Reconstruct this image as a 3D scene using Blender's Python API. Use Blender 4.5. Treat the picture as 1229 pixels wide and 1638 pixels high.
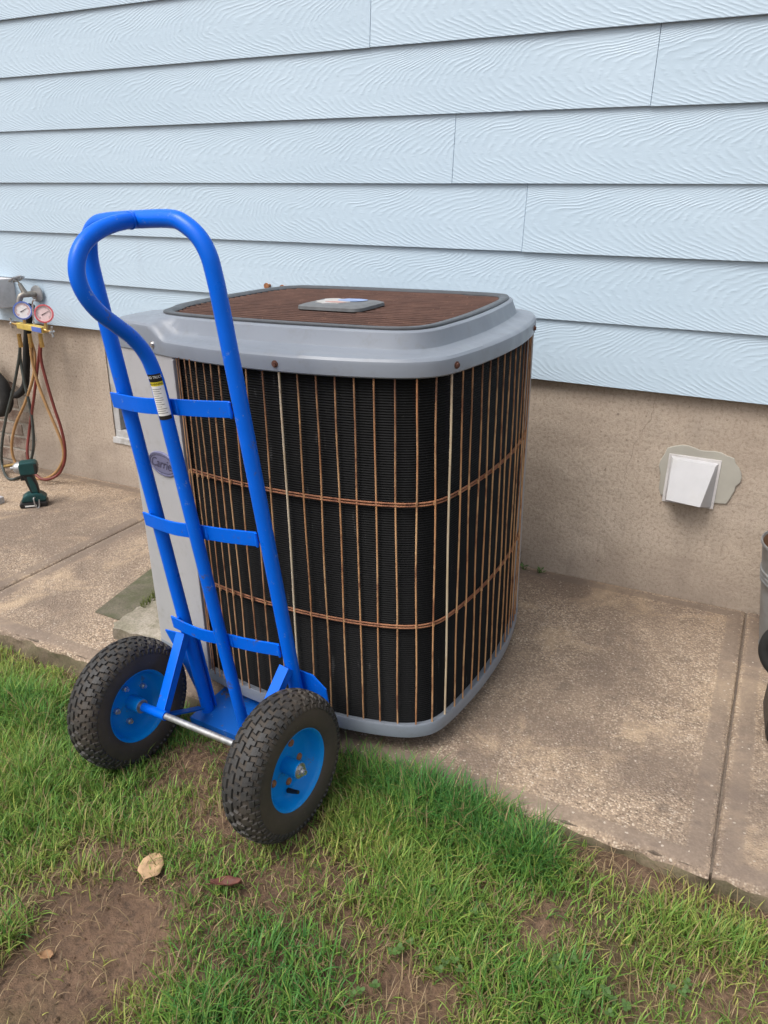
import bpy, bmesh, math, random
import numpy as np
from mathutils import Vector, Matrix
random.seed(7); rng = np.random.default_rng(7)
for o in list(bpy.data.objects): bpy.data.objects.remove(o)
S = bpy.context.scene
C = S.collection

# ------------------------------------------------------------------ camera
F_PX, PW, PH = 1215.0, 1229.0, 1638.0
PITCH, ROLL, YAW = math.radians(21.976), math.radians(-0.870), math.radians(-26.679)
CAMZ = 1.212
fw = Vector((math.sin(YAW)*math.cos(PITCH), math.cos(YAW)*math.cos(PITCH), -math.sin(PITCH)))
rt = Vector((math.cos(YAW), -math.sin(YAW), 0)); dn = fw.cross(rt)
rt2 = math.cos(ROLL)*rt + math.sin(ROLL)*dn; dn2 = -math.sin(ROLL)*rt + math.cos(ROLL)*dn
cam = bpy.data.cameras.new('camera'); camo = bpy.data.objects.new('camera', cam); C.objects.link(camo)
m = Matrix((rt2, -dn2, -fw)).transposed().to_4x4(); m.translation = (0, 0, CAMZ)
camo.matrix_world = m
cam.sensor_fit = 'VERTICAL'; cam.sensor_height = 36.0; cam.lens = 36.0*F_PX/PH
cam.clip_start = 0.05; cam.clip_end = 500
S.camera = camo

# ------------------------------------------------------------------ world, sun, exposure
SUN_EL, SUN_AZ = math.radians(56), math.radians(208)      # azimuth clockwise from +Y
w = bpy.data.worlds.new('World'); S.world = w; w.use_nodes = True
nt = w.node_tree; nt.nodes.clear()
out = nt.nodes.new('ShaderNodeOutputWorld'); bg = nt.nodes.new('ShaderNodeBackground')
sky = nt.nodes.new('ShaderNodeTexSky'); sky.sky_type = 'NISHITA'; sky.sun_disc = False
sky.sun_elevation = SUN_EL; sky.sun_rotation = SUN_AZ; sky.air_density = 1.0; sky.dust_density = 6.0; sky.ozone_density = 1.0
hs = nt.nodes.new('ShaderNodeHueSaturation'); hs.inputs['Saturation'].default_value = 0.35
nt.links.new(sky.outputs[0], hs.inputs['Color']); nt.links.new(hs.outputs[0], bg.inputs[0]); nt.links.new(bg.outputs[0], out.inputs[0])
bg.inputs[1].default_value = 0.15
sl = bpy.data.lights.new('sun', 'SUN'); sl.energy = 1.2; sl.angle = math.radians(28); sl.color = (1.0, 0.95, 0.88)
so = bpy.data.objects.new('sun', sl); C.objects.link(so)
sd = Vector((math.sin(SUN_AZ)*math.cos(SUN_EL), math.cos(SUN_AZ)*math.cos(SUN_EL), math.sin(SUN_EL)))
so.rotation_euler = sd.to_track_quat('Z', 'Y').to_euler(); so.location = sd*20
S.view_settings.view_transform = 'Standard'; S.view_settings.look = 'None'
S.view_settings.exposure = 0.35; S.view_settings.gamma = 1
S.render.engine = 'CYCLES'

# ------------------------------------------------------------------ helpers
def ray(x, y):
    return rt2*(x-PW/2) + dn2*(y-PH/2) + fw*F_PX
def on_y(px, y):
    d = ray(*px); p = d*(y/d.y); p.z += CAMZ; return p
def on_z(px, z):
    d = ray(*px); return Vector((0, 0, CAMZ)) + d*((z-CAMZ)/d.z)

class MB:
    def __init__(s): s.v = []; s.f = []; s.mi = []; s.cur = 0
    def add(s, vs, fs):
        b = len(s.v); s.v += [tuple(v) for v in vs]
        for f in fs: s.f.append(tuple(i+b for i in f)); s.mi.append(s.cur)
        return s
    def box(s, c, d, M=None):
        x, y, z = d[0]/2, d[1]/2, d[2]/2
        vs = [Vector((i*x, j*y, k*z)) for i in (-1, 1) for j in (-1, 1) for k in (-1, 1)]
        if M is not None: vs = [M @ v for v in vs]
        c = Vector(c); vs = [v+c for v in vs]
        return s.add(vs, [(0,1,3,2),(4,6,7,5),(0,4,5,1),(2,3,7,6),(0,2,6,4),(1,5,7,3)])
    def prism(s, poly, axis, a, b):
        """poly 2-D in the two other axes (ordered x,y,z without axis), extruded a..b"""
        n = len(poly)
        def P(q, h):
            l = list(q); l.insert(axis, h); return tuple(l)
        vs = [P(q, a) for q in poly]+[P(q, b) for q in poly]
        fs = [tuple(range(n)), tuple(range(2*n-1, n-1, -1))]
        fs += [(i, i+n, (i+1) % n+n, (i+1) % n) for i in range(n)]
        return s.add(vs, fs)
    def tube(s, pts, r, n=10, closed=False, caps=True, rx=None):
        pts = [Vector(p) for p in pts]; N = len(pts)
        rr = r if isinstance(r, (list, tuple)) else [r]*N
        T = []
        for i in range(N):
            if closed: t = pts[(i+1) % N]-pts[i-1]
            else: t = pts[min(i+1, N-1)]-pts[max(i-1, 0)]
            T.append(t.normalized())
        up = Vector((0, 0, 1)) if abs(T[0].z) < .9 else Vector((0, 1, 0))
        u = (up - T[0]*up.dot(T[0])).normalized(); vs = []
        for i in range(N):
            u = (u - T[i]*u.dot(T[i])).normalized(); v = T[i].cross(u)
            for k in range(n):
                a = 2*math.pi*k/n
                vs.append(pts[i]+(u*math.cos(a)+v*math.sin(a))*rr[i])
        fs = []
        for i in range(N if closed else N-1):
            j = (i+1) % N
            for k in range(n):
                fs.append((i*n+k, i*n+(k+1) % n, j*n+(k+1) % n, j*n+k))
        if caps and not closed:
            fs.append(tuple(range(n-1, -1, -1))); fs.append(tuple((N-1)*n+k for k in range(n)))
        return s.add(vs, fs)
    def cyl(s, a, b, r, n=16): return s.tube([a, b], r, n)
    def lathe(s, prof, n=48, axis=0, closed=False):
        """prof: list of (h, r) about an axis"""
        vs = []; L = len(prof)
        for i in range(n):
            a = 2*math.pi*i/n
            for h, r in prof:
                q = [r*math.cos(a), r*math.sin(a)]; q.insert(axis, h); vs.append(q)
        fs = []
        for i in range(n):
            j = (i+1) % n
            for k in range(L if closed else L-1):
                k2 = (k+1) % L
                fs.append((i*L+k, j*L+k, j*L+k2, i*L+k2))
        return s.add(vs, fs)
    def rings(s, R, cap0=False, cap1=False):
        n = len(R[0]); vs = [p for r in R for p in r]; fs = []
        for i in range(len(R)-1):
            for k in range(n):
                fs.append((i*n+k, i*n+(k+1) % n, (i+1)*n+(k+1) % n, (i+1)*n+k))
        if cap0: fs.append(tuple(range(n-1, -1, -1)))
        if cap1: fs.append(tuple((len(R)-1)*n+k for k in range(n)))
        return s.add(vs, fs)
    def ribbon(s, pts, hdir, hh, tdir, th):
        """flat bar along pts, height hh along hdir, thickness th along tdir(i)"""
        vs = []; n = len(pts)
        for i, p in enumerate(pts):
            p = Vector(p); td = Vector(tdir[i] if isinstance(tdir, list) else tdir); hd = Vector(hdir)
            for a, b in ((-1,-1),(1,-1),(1,1),(-1,1)): vs.append(p+hd*(a*hh/2)+td*(b*th/2))
        fs = [(i*4+k, i*4+(k+1) % 4, i*4+4+(k+1) % 4, i*4+4+k) for i in range(n-1) for k in range(4)]
        fs += [(3,2,1,0), tuple((n-1)*4+k for k in range(4))]
        return s.add(vs, fs)

def mesh(name, mb, mats, smooth=None, bevel=0, fix=True):
    me = bpy.data.meshes.new(name); me.from_pydata(mb.v, [], mb.f)
    for mm in (mats if isinstance(mats, (list, tuple)) else [mats]): me.materials.append(mm)
    if len(set(mb.mi)) > 1: me.polygons.foreach_set('material_index', mb.mi)
    if fix or bevel:
        bm = bmesh.new(); bm.from_mesh(me)
        if bevel:
            es = [e for e in bm.edges if len(e.link_faces) == 2 and e.calc_face_angle(0) > .5]
            bmesh.ops.bevel(bm, geom=es, offset=bevel, segments=2, profile=.6, affect='EDGES', clamp_overlap=True)
        if fix: bmesh.ops.recalc_face_normals(bm, faces=bm.faces)
        bm.to_mesh(me); bm.free()
    if smooth is not None:
        me.polygons.foreach_set('use_smooth', [True]*len(me.polygons))
        me.set_sharp_from_angle(angle=math.radians(smooth))
    me.update(); return me
def obj(name, mb, mats, parent=None, smooth=None, bevel=0, loc=None, fix=True):
    me = mb if isinstance(mb, bpy.types.Mesh) else mesh(name, mb, mats, smooth, bevel, fix)
    o = bpy.data.objects.new(name, me); C.objects.link(o)
    if parent is not None: o.parent = parent
    if loc is not None: o.location = loc
    return o
def empty(name, M=None, parent=None):
    o = bpy.data.objects.new(name, None); C.objects.link(o); o.empty_display_size = .1
    if parent is not None: o.parent = parent
    if M is not None: o.matrix_local = M
    return o
def tag(o, label, cat, group=None):
    o['label'] = label; o['category'] = cat
    if group: o['group'] = group
    return o
def catmull(pts, n=8, closed=False):
    P = [Vector(p) for p in pts]; N = len(P); o = []
    for i in range(N if closed else N-1):
        p1 = P[i]; p2 = P[(i+1) % N]
        p0 = P[i-1] if (closed or i > 0) else p1*2-p2
        p3 = P[(i+2) % N] if (closed or i+2 < N) else p2*2-p1
        for k in range(n):
            t = k/n
            o.append(.5*((2*p1)+(p2-p0)*t+(2*p0-5*p1+4*p2-p3)*t*t+(3*p1-p0-3*p2+p3)*t**3))
    if not closed: o.append(P[-1])
    return o
def text_mesh(txt, size, shear=0):
    cu = bpy.data.curves.new('t', 'FONT'); cu.body = txt; cu.size = size; cu.shear = shear; cu.align_x = 'CENTER'; cu.align_y = 'CENTER'
    cu.resolution_u = 4
    to = bpy.data.objects.new('t', cu); C.objects.link(to)
    dg = bpy.context.evaluated_depsgraph_get()
    me = to.evaluated_get(dg).to_mesh(); mb = MB()
    mb.add([tuple(v.co) for v in me.vertices], [tuple(p.vertices) for p in me.polygons])
    bpy.data.objects.remove(to); bpy.data.curves.remove(cu); return mb

# ------------------------------------------------------------------ materials
class NT:
    def __init__(s, name):
        s.m = bpy.data.materials.new(name); s.m.use_nodes = True; s.t = s.m.node_tree
        s.t.nodes.clear(); s.o = s.t.nodes.new('ShaderNodeOutputMaterial'); s.b = s.t.nodes.new('ShaderNodeBsdfPrincipled')
        s.t.links.new(s.b.outputs[0], s.o.inputs[0]); s.tc = s.t.nodes.new('ShaderNodeTexCoord')
    def n(s, ty, **kw):
        nd = s.t.nodes.new(ty)
        for k, v in kw.items():
            if k.startswith('_'): setattr(nd, k[1:], v)
            else:
                key = int(k[1:]) if k[0] == 'i' and k[1:].isdigit() else k
                s.set(nd.inputs[key], v)
        return nd
    def set(s, inp, v):
        if isinstance(v, bpy.types.NodeSocket): s.t.links.new(v, inp)
        else: inp.default_value = v
    def math(s, op, a, b=0.0, c=0.0):
        nd = s.t.nodes.new('ShaderNodeMath'); nd.operation = op
        s.set(nd.inputs[0], a); s.set(nd.inputs[1], b); s.set(nd.inputs[2], c); return nd.outputs[0]
    def noise(s, scale, detail=4, rough=.55, vec=None, dist=0):
        nd = s.t.nodes.new('ShaderNodeTexNoise'); s.set(nd.inputs['Vector'], vec if vec is not None else s.tc.outputs['Object'])
        nd.inputs['Scale'].default_value = scale; nd.inputs['Detail'].default_value = detail
        nd.inputs['Roughness'].default_value = rough; nd.inputs['Distortion'].default_value = dist; return nd.outputs[0]
    def ramp(s, fac, stops, interp='LINEAR'):
        nd = s.t.nodes.new('ShaderNodeValToRGB'); s.set(nd.inputs[0], fac); nd.color_ramp.interpolation = interp
        el = nd.color_ramp.elements
        while len(el) < len(stops): el.new(0.5)
        for e, (p, c) in zip(el, stops):
            e.position = p; e.color = (c, c, c, 1) if isinstance(c, (int, float)) else (*c, 1)
        return nd.outputs[0]
    def mix(s, fac, a, b, mode='MIX'):
        nd = s.t.nodes.new('ShaderNodeMix'); nd.data_type = 'RGBA'; nd.blend_type = mode
        s.set(nd.inputs[0], fac); s.set(nd.inputs[6], (*a, 1) if isinstance(a, tuple) else a); s.set(nd.inputs[7], (*b, 1) if isinstance(b, tuple) else b)
        return nd.outputs[2]
    def base(s, c): s.set(s.b.inputs['Base Color'], (*c, 1) if isinstance(c, tuple) else c); return s
    def rough(s, v): s.set(s.b.inputs['Roughness'], v); return s
    def metal(s, v): s.set(s.b.inputs['Metallic'], v); return s
    def bump(s, h, strength=.5, dist=.002, prev=None):
        nd = s.t.nodes.new('ShaderNodeBump'); s.set(nd.inputs['Height'], h); nd.inputs['Strength'].default_value = strength
        nd.inputs['Distance'].default_value = dist
        if prev is not None: s.t.links.new(prev, nd.inputs['Normal'])
        s.t.links.new(nd.outputs[0], s.b.inputs['Normal']); return nd.outputs[0]

MAT = {}
def simple(name, col, rough=.5, metal=0., var=.15, scale=30, bump=0.0, dirt=None, dirt_amt=.5):
    t = NT(name); nz = t.noise(scale, 5)
    lo = tuple(c*(1-var) for c in col); hi = tuple(min(1, c*(1+var)) for c in col)
    c = t.ramp(nz, [(.3, lo), (.7, hi)])
    if dirt: c = t.mix(t.math('MULTIPLY', t.ramp(t.noise(scale*.4+4, 7, .65), [(.5, 0.), (.68, 1.)]), dirt_amt), c, dirt)
    t.base(c).rough(t.ramp(t.noise(scale*2, 3), [(.2, max(0, rough-.1)), (.8, min(1, rough+.1))])).metal(metal)
    if bump: t.bump(nz, .4, bump)
    MAT[name] = t.m; return t.m

def siding_mat():
    t = NT('painted_siding'); sep = t.n('ShaderNodeSeparateXYZ'); t.set(sep.inputs[0], t.tc.outputs['Object'])
    u, v = sep.outputs[0], sep.outputs[2]
    info = t.n('ShaderNodeObjectInfo'); rnd = info.outputs['Random']
    cmb = t.n('ShaderNodeCombineXYZ'); t.set(cmb.inputs[0], t.math('MULTIPLY', u, .45)); t.set(cmb.inputs[1], t.math('MULTIPLY', rnd, 20.)); t.set(cmb.inputs[2], v)
    big = t.noise(5, 2, .5, cmb.outputs[0]); mid = t.noise(26, 3, .5, cmb.outputs[0])
    # centre line of the cathedral wanders slowly
    wv = t.math('SUBTRACT', v, t.math('ADD', .085, t.math('MULTIPLY', t.math('SUBTRACT', big, .5), .07)))
    w2 = t.math('MULTIPLY', wv, wv)
    # rows of nested arches, chevrons repeat along the board
    Fv = t.math('SUBTRACT', u, t.math('MULTIPLY', w2, 22.))
    Fv = t.math('ADD', Fv, t.math('MULTIPLY', t.math('SUBTRACT', big, .5), .28))
    Fv = t.math('ADD', Fv, t.math('MULTIPLY', t.math('SUBTRACT', mid, .5), .05))
    ph = t.math('MULTIPLY', Fv, 2*math.pi/.029)
    sn = t.math('SINE', ph)
    ridge = t.math('POWER', t.math('ADD', t.math('MULTIPLY', sn, .5), .5), 1.6)
    cm2 = t.n('ShaderNodeCombineXYZ'); t.set(cm2.inputs[0], t.math('MULTIPLY', u, .25)); t.set(cm2.inputs[1], t.math('MULTIPLY', rnd, 9.)); t.set(cm2.inputs[2], v)
    mod = t.ramp(t.noise(55, 3, .6, cm2.outputs[0]), [(.32, .08), (.66, 1.)])
    h = t.math('MULTIPLY', ridge, mod)
    t.bump(h, .44, .0016)
    dirt = t.ramp(t.noise(3.2, 5, .6, cmb.outputs[0]), [(.35, (.435, .550, .655)), (.7, (.470, .585, .69))])
    st = t.n('ShaderNodeCombineXYZ'); t.set(st.inputs[0], t.math('MULTIPLY', u, 14.)); t.set(st.inputs[2], t.math('MULTIPLY', v, 1.5)); t.set(st.inputs[1], rnd)
    streak = t.ramp(t.noise(1.0, 4, .6, st.outputs[0]), [(.62, 0.), (.85, .25)])
    t.base(t.mix(streak, dirt, (.33, .39, .46))).rough(.45)
    MAT['siding'] = t.m
siding_mat()

def stucco_mat():
    t = NT('stucco'); P = t.tc.outputs['Object']
    a = t.noise(2.2, 6, .6); b = t.noise(95, 5, .75); c = t.noise(9, 6, .7)
    col = t.ramp(a, [(.3, (.375, .305, .245)), (.55, (.475, .395, .32)), (.75, (.55, .465, .385))])
    col = t.mix(t.ramp(c, [(.5, 0.), (.75, .45)]), col, (.40, .345, .285))
    col = t.mix(t.ramp(b, [(.34, .65), (.52, 0.)]), col, (.22, .17, .125))
    col = t.mix(t.ramp(t.noise(210, 3, .6), [(.62, 0.), (.70, .6)]), col, (.62, .55, .47))
    col = t.mix(t.ramp(t.noise(48, 2, .5), [(.70, 0.), (.74, .7)]), col, (.17, .13, .10))
    mp = t.n('ShaderNodeMapping'); t.set(mp.inputs[0], P); mp.inputs['Scale'].default_value = (5, 1, .7)
    col = t.mix(t.ramp(t.noise(1.6, 6, .65, mp.outputs[0]), [(.52, 0.), (.72, .45)]), col, (.27, .225, .185))
    # soil splash along the foot, ragged upper edge
    sep = t.n('ShaderNodeSeparateXYZ'); t.set(sep.inputs[0], P)
    hgt = t.math('ADD', sep.outputs[2], t.math('MULTIPLY', t.math('SUBTRACT', c, .5), .5))
    col = t.mix(t.math('MULTIPLY', t.ramp(hgt, [(.05, 1.), (.22, 0.)]), .4), col, (.26, .215, .18))
    t.base(col).rough(.95); n1 = t.bump(b, .7, .004); t.bump(t.noise(9, 2, .4), .35, .02, n1); MAT['stucco'] = t.m
stucco_mat()

def concrete_mat():
    t = NT('aggregate_concrete'); P = t.tc.outputs['Object']
    geo = t.n('ShaderNodeNewGeometry'); W = geo.outputs['Position']
    vo = t.n('ShaderNodeTexVoronoi', _feature='F1'); t.set(vo.inputs['Vector'], W); vo.inputs['Scale'].default_value = 190
    vo2 = t.n('ShaderNodeTexVoronoi', _feature='F1'); t.set(vo2.inputs['Vector'], W); vo2.inputs['Scale'].default_value = 240
    cell = t.n('ShaderNodeSeparateColor'); t.set(cell.inputs[0], vo.outputs['Color'])
    stone = t.ramp(cell.outputs[0], [(0., (.12, .085, .06)), (.3, (.36, .265, .185)), (.7, (.56, .43, .31)), (.98, (.74, .62, .49))])
    paste = t.ramp(t.noise(60, 4, .6, W), [(.3, (.225, .168, .122)), (.7, (.345, .263, .19))])
    wear = t.noise(2.6, 7, .62, W)
    exposed = t.ramp(wear, [(.38, .55), (.60, 1.)])
    inst = t.math('MULTIPLY', t.ramp(vo.outputs['Distance'], [(.35, 1.), (.70, 0.)]), exposed)
    # tooled, smoother margins round each slab (object space, slab centred on its origin)
    sep = t.n('ShaderNodeSeparateXYZ'); t.set(sep.inputs[0], P)
    wob = t.math('MULTIPLY', t.math('SUBTRACT', t.noise(7, 3, .6, W), .5), .02)
    ex = t.math('SUBTRACT', .5665, t.math('ABSOLUTE', sep.outputs[0])); ey = t.math('SUBTRACT', .565, t.math('ABSOLUTE', sep.outputs[1]))
    d = t.math('ADD', t.math('MINIMUM', ex, ey), wob)
    margin = t.math('MULTIPLY', t.ramp(d, [(.046, 1.), (.052, 0.)]), t.ramp(d, [(.006, 0.), (.016, 1.)]))
    inst = t.math('MULTIPLY', inst, t.math('SUBTRACT', 1., t.math('MULTIPLY', margin, .75)))
    col = t.mix(inst, paste, stone)
    big = t.noise(1.5, 6, .6, W, .4)
    col = t.mix(t.ramp(big, [(.43, .72), (.60, .0)]), col, (.145, .108, .085))      # dark blotches
    col = t.mix(t.ramp(t.noise(4.1, 6, .65, W, .6), [(.54, 0.), (.68, .5)]), col, (.55, .41, .27))   # lighter tan blotches
    col = t.mix(t.math('MULTIPLY', margin, .35), col, (.16, .125, .105))
    col = t.mix(t.ramp(t.noise(11, 5, .7, W), [(.61, 0.), (.72, .6)]), col, (.11, .085, .07))
    spk = t.n('ShaderNodeSeparateColor'); t.set(spk.inputs[0], vo2.outputs['Color'])
    col = t.mix(t.ramp(spk.outputs[1], [(.993, 0.), (.996, .6)]), col, (.60, .53, .45))
    t.base(col).rough(t.ramp(wear, [(.3, .75), (.7, .95)]))
    h = t.math('MULTIPLY', t.math('SUBTRACT', .7, vo.outputs['Distance']), inst)
    n1 = t.bump(h, .8, .0035); t.bump(t.noise(14, 5, .6, W), .4, .012, n1); MAT['concrete'] = t.m
concrete_mat()

def plain_concrete(name, c0, c1, moss=None, moss_amt=.6):
    t = NT(name); a = t.noise(9, 7, .65); b = t.noise(150, 4, .7)
    col = t.ramp(a, [(.3, c0), (.7, c1)]); col = t.mix(t.ramp(b, [(.35, .5), (.6, 0.)]), col, tuple(c*.45 for c in c0))
    if moss: col = t.mix(t.math('MULTIPLY', t.ramp(t.noise(12, 6, .7), [(.42, 0.), (.6, 1.)]), moss_amt), col, moss)
    t.base(col).rough(.95); n1 = t.bump(a, .8, .01); t.bump(b, .7, .004, n1); MAT[name] = t.m
plain_concrete('pad_concrete', (.30, .265, .215), (.47, .42, .35), (.10, .10, .045), .55)
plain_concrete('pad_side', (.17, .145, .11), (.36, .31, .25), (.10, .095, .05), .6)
plain_concrete('mossy_concrete', (.12, .105, .075), (.19, .17, .125), (.075, .085, .04), .8)
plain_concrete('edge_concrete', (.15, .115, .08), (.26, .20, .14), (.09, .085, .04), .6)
plain_concrete('joint_dirt', (.13, .10, .078), (.19, .15, .115))
simple('cement_smear', (.375, .36, .315), .9, 0, .12, 9, .002)
plain_concrete('mortar', (.30, .27, .23), (.40, .36, .31))
plain_concrete('brick_clay', (.13, .085, .065), (.20, .13, .10), (.33, .28, .23), .8)

def soil_mat():
    t = NT('soil'); geo = t.n('ShaderNodeNewGeometry'); W = geo.outputs['Position']
    a = t.noise(5, 7, .65, W); b = t.noise(60, 6, .7, W); c = t.noise(1.7, 4, .55, W)
    col = t.ramp(a, [(.3, (.10, .060, .036)), (.5, (.165, .10, .062)), (.72, (.24, .155, .10))])
    col = t.mix(t.ramp(b, [(.36, .7), (.55, 0.)]), col, (.065, .042, .028))
    col = t.mix(t.ramp(c, [(.5, 0.), (.62, .35)]), col, (.12, .11, .04))
    col = t.mix(t.ramp(t.noise(190, 3, .6, W), [(.66, 0.), (.74, .5)]), col, (.34, .25, .17))
    t.base(col).rough(.92); n1 = t.bump(b, .9, .012); t.bump(a, .6, .03, n1); MAT['soil'] = t.m
soil_mat()

def grass_mat(name, rough=.5, trans=.35):
    t = NT(name); at = t.n('ShaderNodeVertexColor', _layer_name='Col')
    t.base(at.outputs[0]).rough(rough); t.b.inputs['Specular IOR Level'].default_value = .35
    tr = t.n('ShaderNodeBsdfTranslucent'); t.set(tr.inputs[0], at.outputs[0])
    mx = t.n('ShaderNodeMixShader'); mx.inputs[0].default_value = trans
    t.t.links.new(t.b.outputs[0], mx.inputs[1]); t.t.links.new(tr.outputs[0], mx.inputs[2]); t.t.links.new(mx.outputs[0], t.o.inputs[0])
    MAT[name] = t.m
grass_mat('grass_blades')

def blue_mat(name, col, scuff):
    t = NT(name); a = t.noise(7, 4); c = t.ramp(a, [(.3, tuple(x*.9 for x in col)), (.7, tuple(x*1.06 for x in col))])
    s = t.ramp(t.noise(15, 9, .76), [(.60, 0.), (.64, 1.)])
    c = t.mix(t.math('MULTIPLY', s, scuff), c, (.10, .085, .075))
    s2 = t.ramp(t.noise(34, 8, .77), [(.62, 0.), (.66, 1.)])
    c = t.mix(t.math('MULTIPLY', s2, scuff*.8), c, (.22, .32, .52))
    t.base(c).rough(t.ramp(t.noise(12, 5, .6), [(.3, .26), (.7, .46)])); t.b.inputs['Specular IOR Level'].default_value = .22; t.b.inputs['Coat Weight'].default_value = .08; t.b.inputs['Coat Roughness'].default_value = .2
    t.bump(t.noise(160, 2), .08, .0008); MAT[name] = t.m
blue_mat('blue_paint', (.0, .128, .74), .75)
blue_mat('rim_blue', (.002, .25, .72), .5)
blue_mat('plate_blue', (.006, .095, .42), 1.0)

def rubber_mat():
    t = NT('tyre_rubber'); a = t.noise(40, 7, .7); b = t.noise(6, 5, .6)
    c = t.ramp(a, [(.3, (.018, .017, .016)), (.7, (.042, .038, .034))])
    c = t.mix(t.ramp(b, [(.38, .2), (.66, .8)]), c, (.080, .062, .046))
    c = t.mix(t.ramp(t.noise(130, 3, .6), [(.68, 0.), (.74, .6)]), c, (.20, .16, .12))
    t.base(c).rough(.78); t.bump(a, .4, .002); MAT['rubber'] = t.m
    t = NT('tread_rubber'); a = t.noise(60, 6, .7)
    c = t.ramp(a, [(.3, (.016, .016, .017)), (.7, (.040, .038, .036))])
    c = t.mix(t.ramp(t.noise(10, 5, .65), [(.46, .0), (.68, .55)]), c, (.085, .067, .050))
    t.base(c).rough(.62); t.bump(a, .3, .0015); MAT['tread'] = t.m
rubber_mat()

def wire_mat(name, main, alt, dark, amt):
    t = NT(name); info = t.n('ShaderNodeObjectInfo')
    mp = t.n('ShaderNodeMapping'); t.set(mp.inputs[0], t.tc.outputs['Object']); mp.inputs['Scale'].default_value = (1, 1, .35)
    add = t.n('ShaderNodeVectorMath', _operation='ADD'); t.set(add.inputs[0], mp.outputs[0])
    cb = t.n('ShaderNodeCombineXYZ'); t.set(cb.inputs[0], t.math('MULTIPLY', info.outputs['Random'], 31.)); t.set(cb.inputs[1], t.math('MULTIPLY', info.outputs['Random'], 17.)); t.set(add.inputs[1], cb.outputs[0])
    a = t.noise(12, 6, .7, add.outputs[0]); b = t.noise(40, 7, .75, add.outputs[0])
    c = t.mix(t.ramp(a, [(.35, 0.), (.65, 1.)]), main, alt)
    c = t.mix(t.math('MULTIPLY', t.ramp(b, [(.5, 0.), (.62, 1.)]), amt), c, dark)
    sep = t.n('ShaderNodeSeparateXYZ'); t.set(sep.inputs[0], t.tc.outputs['Object'])
    top = t.math('MULTIPLY', t.ramp(sep.outputs[2], [(.55, 0.), (.83, 1.)]), t.ramp(t.noise(18, 6, .7, add.outputs[0]), [(.38, 0.), (.56, .95)]))
    c = t.mix(top, c, (.085, .035, .022))
    t.base(c).rough(.75); t.bump(b, .6, .001); MAT[name] = t.m
wire_mat('rusty_wire', (.44, .20, .085), (.60, .38, .20), (.17, .06, .03), .85)
wire_mat('pale_wire', (.66, .57, .44), (.60, .46, .29), (.34, .16, .07), .35)
wire_mat('band_rust', (.24, .092, .045), (.34, .155, .08), (.13, .048, .028), .9)

def coil_mat():
    t = NT('coil_fins'); mp = t.n('ShaderNodeMapping'); t.set(mp.inputs[0], t.tc.outputs['Object']); mp.inputs['Scale'].default_value = (1, 1, .12)
    a = t.noise(28, 6, .7, mp.outputs[0]); b = t.noise(170, 5, .7)
    c = t.ramp(a, [(.3, (.0035, .0037, .004)), (.7, (.0085, .009, .010))])
    c = t.mix(t.ramp(b, [(.66, 0.), (.72, .45)]), c, (.14, .13, .12))
    c = t.mix(t.ramp(t.noise(90, 3, .5, mp.outputs[0]), [(.68, 0.), (.74, .35)]), c, (.11, .11, .11))
    t.base(c).rough(.7); t.b.inputs['Specular IOR Level'].default_value = .18; MAT['coil'] = t.m
coil_mat()
def cover_mat(name, col, dirt, metal=0., rough=.34):
    t = NT(name); a = t.noise(5, 5, .6)
    c = t.ramp(a, [(.3, tuple(x*.93 for x in col)), (.7, tuple(x*1.04 for x in col))])
    c = t.mix(t.ramp(t.noise(24, 8, .72), [(.54, 0.), (.72, .6)]), c, dirt)
    c = t.mix(t.ramp(t.noise(200, 3, .6), [(.70, 0.), (.76, .5)]), c, (.12, .10, .085))
    t.base(c).metal(metal).rough(t.ramp(t.noise(14, 5), [(.3, rough-.06), (.7, rough+.14)])); t.bump(t.noise(3.5, 3, .5), .25, .012); MAT[name] = t.m
cover_mat('cover_grey', (.205, .232, .275), (.17, .18, .19))
cover_mat('panel_grey', (.385, .385, .40), (.29, .28, .26), rough=.45)
def rust_mat():
    t = NT('rust_grille'); a = t.noise(16, 6, .7); b = t.noise(90, 5, .7)
    c = t.ramp(a, [(.3, (.058, .029, .022)), (.55, (.086, .043, .032)), (.75, (.12, .064, .047))])
    c = t.mix(t.ramp(b, [(.62, 0.), (.72, .5)]), c, (.30, .17, .11)); t.base(c).rough(.88); t.bump(b, .6, .001); MAT['rust'] = t.m
rust_mat()
simple('dark_plastic', (.055, .06, .068), .42, 0, .2, 40)
simple('badge_grey', (.12, .125, .13), .5, 0, .15, 60)
simple('void', (.008, .008, .008), .9)
simple('galvanised', (.42, .43, .44), .42, .75, .2, 60, 0, (.25, .21, .17), .5)
simple('steel_bright', (.62, .62, .62), .3, .9, .12, 60)
simple('rust_bolt', (.30, .13, .06), .8, .1, .4, 120, .001)
simple('rust_dark', (.11, .045, .03), .8, .1, .3, 120)
simple('black_plastic', (.012, .012, .013), .42, 0, .25, 50)
simple('black_foam', (.012, .012, .012), .85, 0, .3, 60, .002)
simple('white_paint', (.46, .46, .475), .45, 0, .05, 20, 0, (.42, .41, .39), .5)
simple('off_white', (.62, .60, .60), .5, 0, .06, 20, 0, (.3, .28, .26), .5)
simple('white_label', (.80, .80, .78), .45, 0, .03, 40)
simple('black_print', (.01, .01, .01), .5)
simple('yellow_print', (.75, .62, .03), .5, 0, .05)
simple('grey_print', (.22, .22, .22), .6)
simple('blue_print', (.22, .30, .50), .5, 0, .25, 60)
simple('red_print', (.45, .24, .21), .5, 0, .3, 60)
simple('torn_label', (.42, .41, .40), .6, 0, .2, 50)
simple('badge_plum', (.155, .16, .27), .38, .2, .1, 40)
simple('badge_ink', (.035, .035, .075), .4)
simple('tap_metal', (.30, .28, .25), .45, .6, .3, 60)
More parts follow.
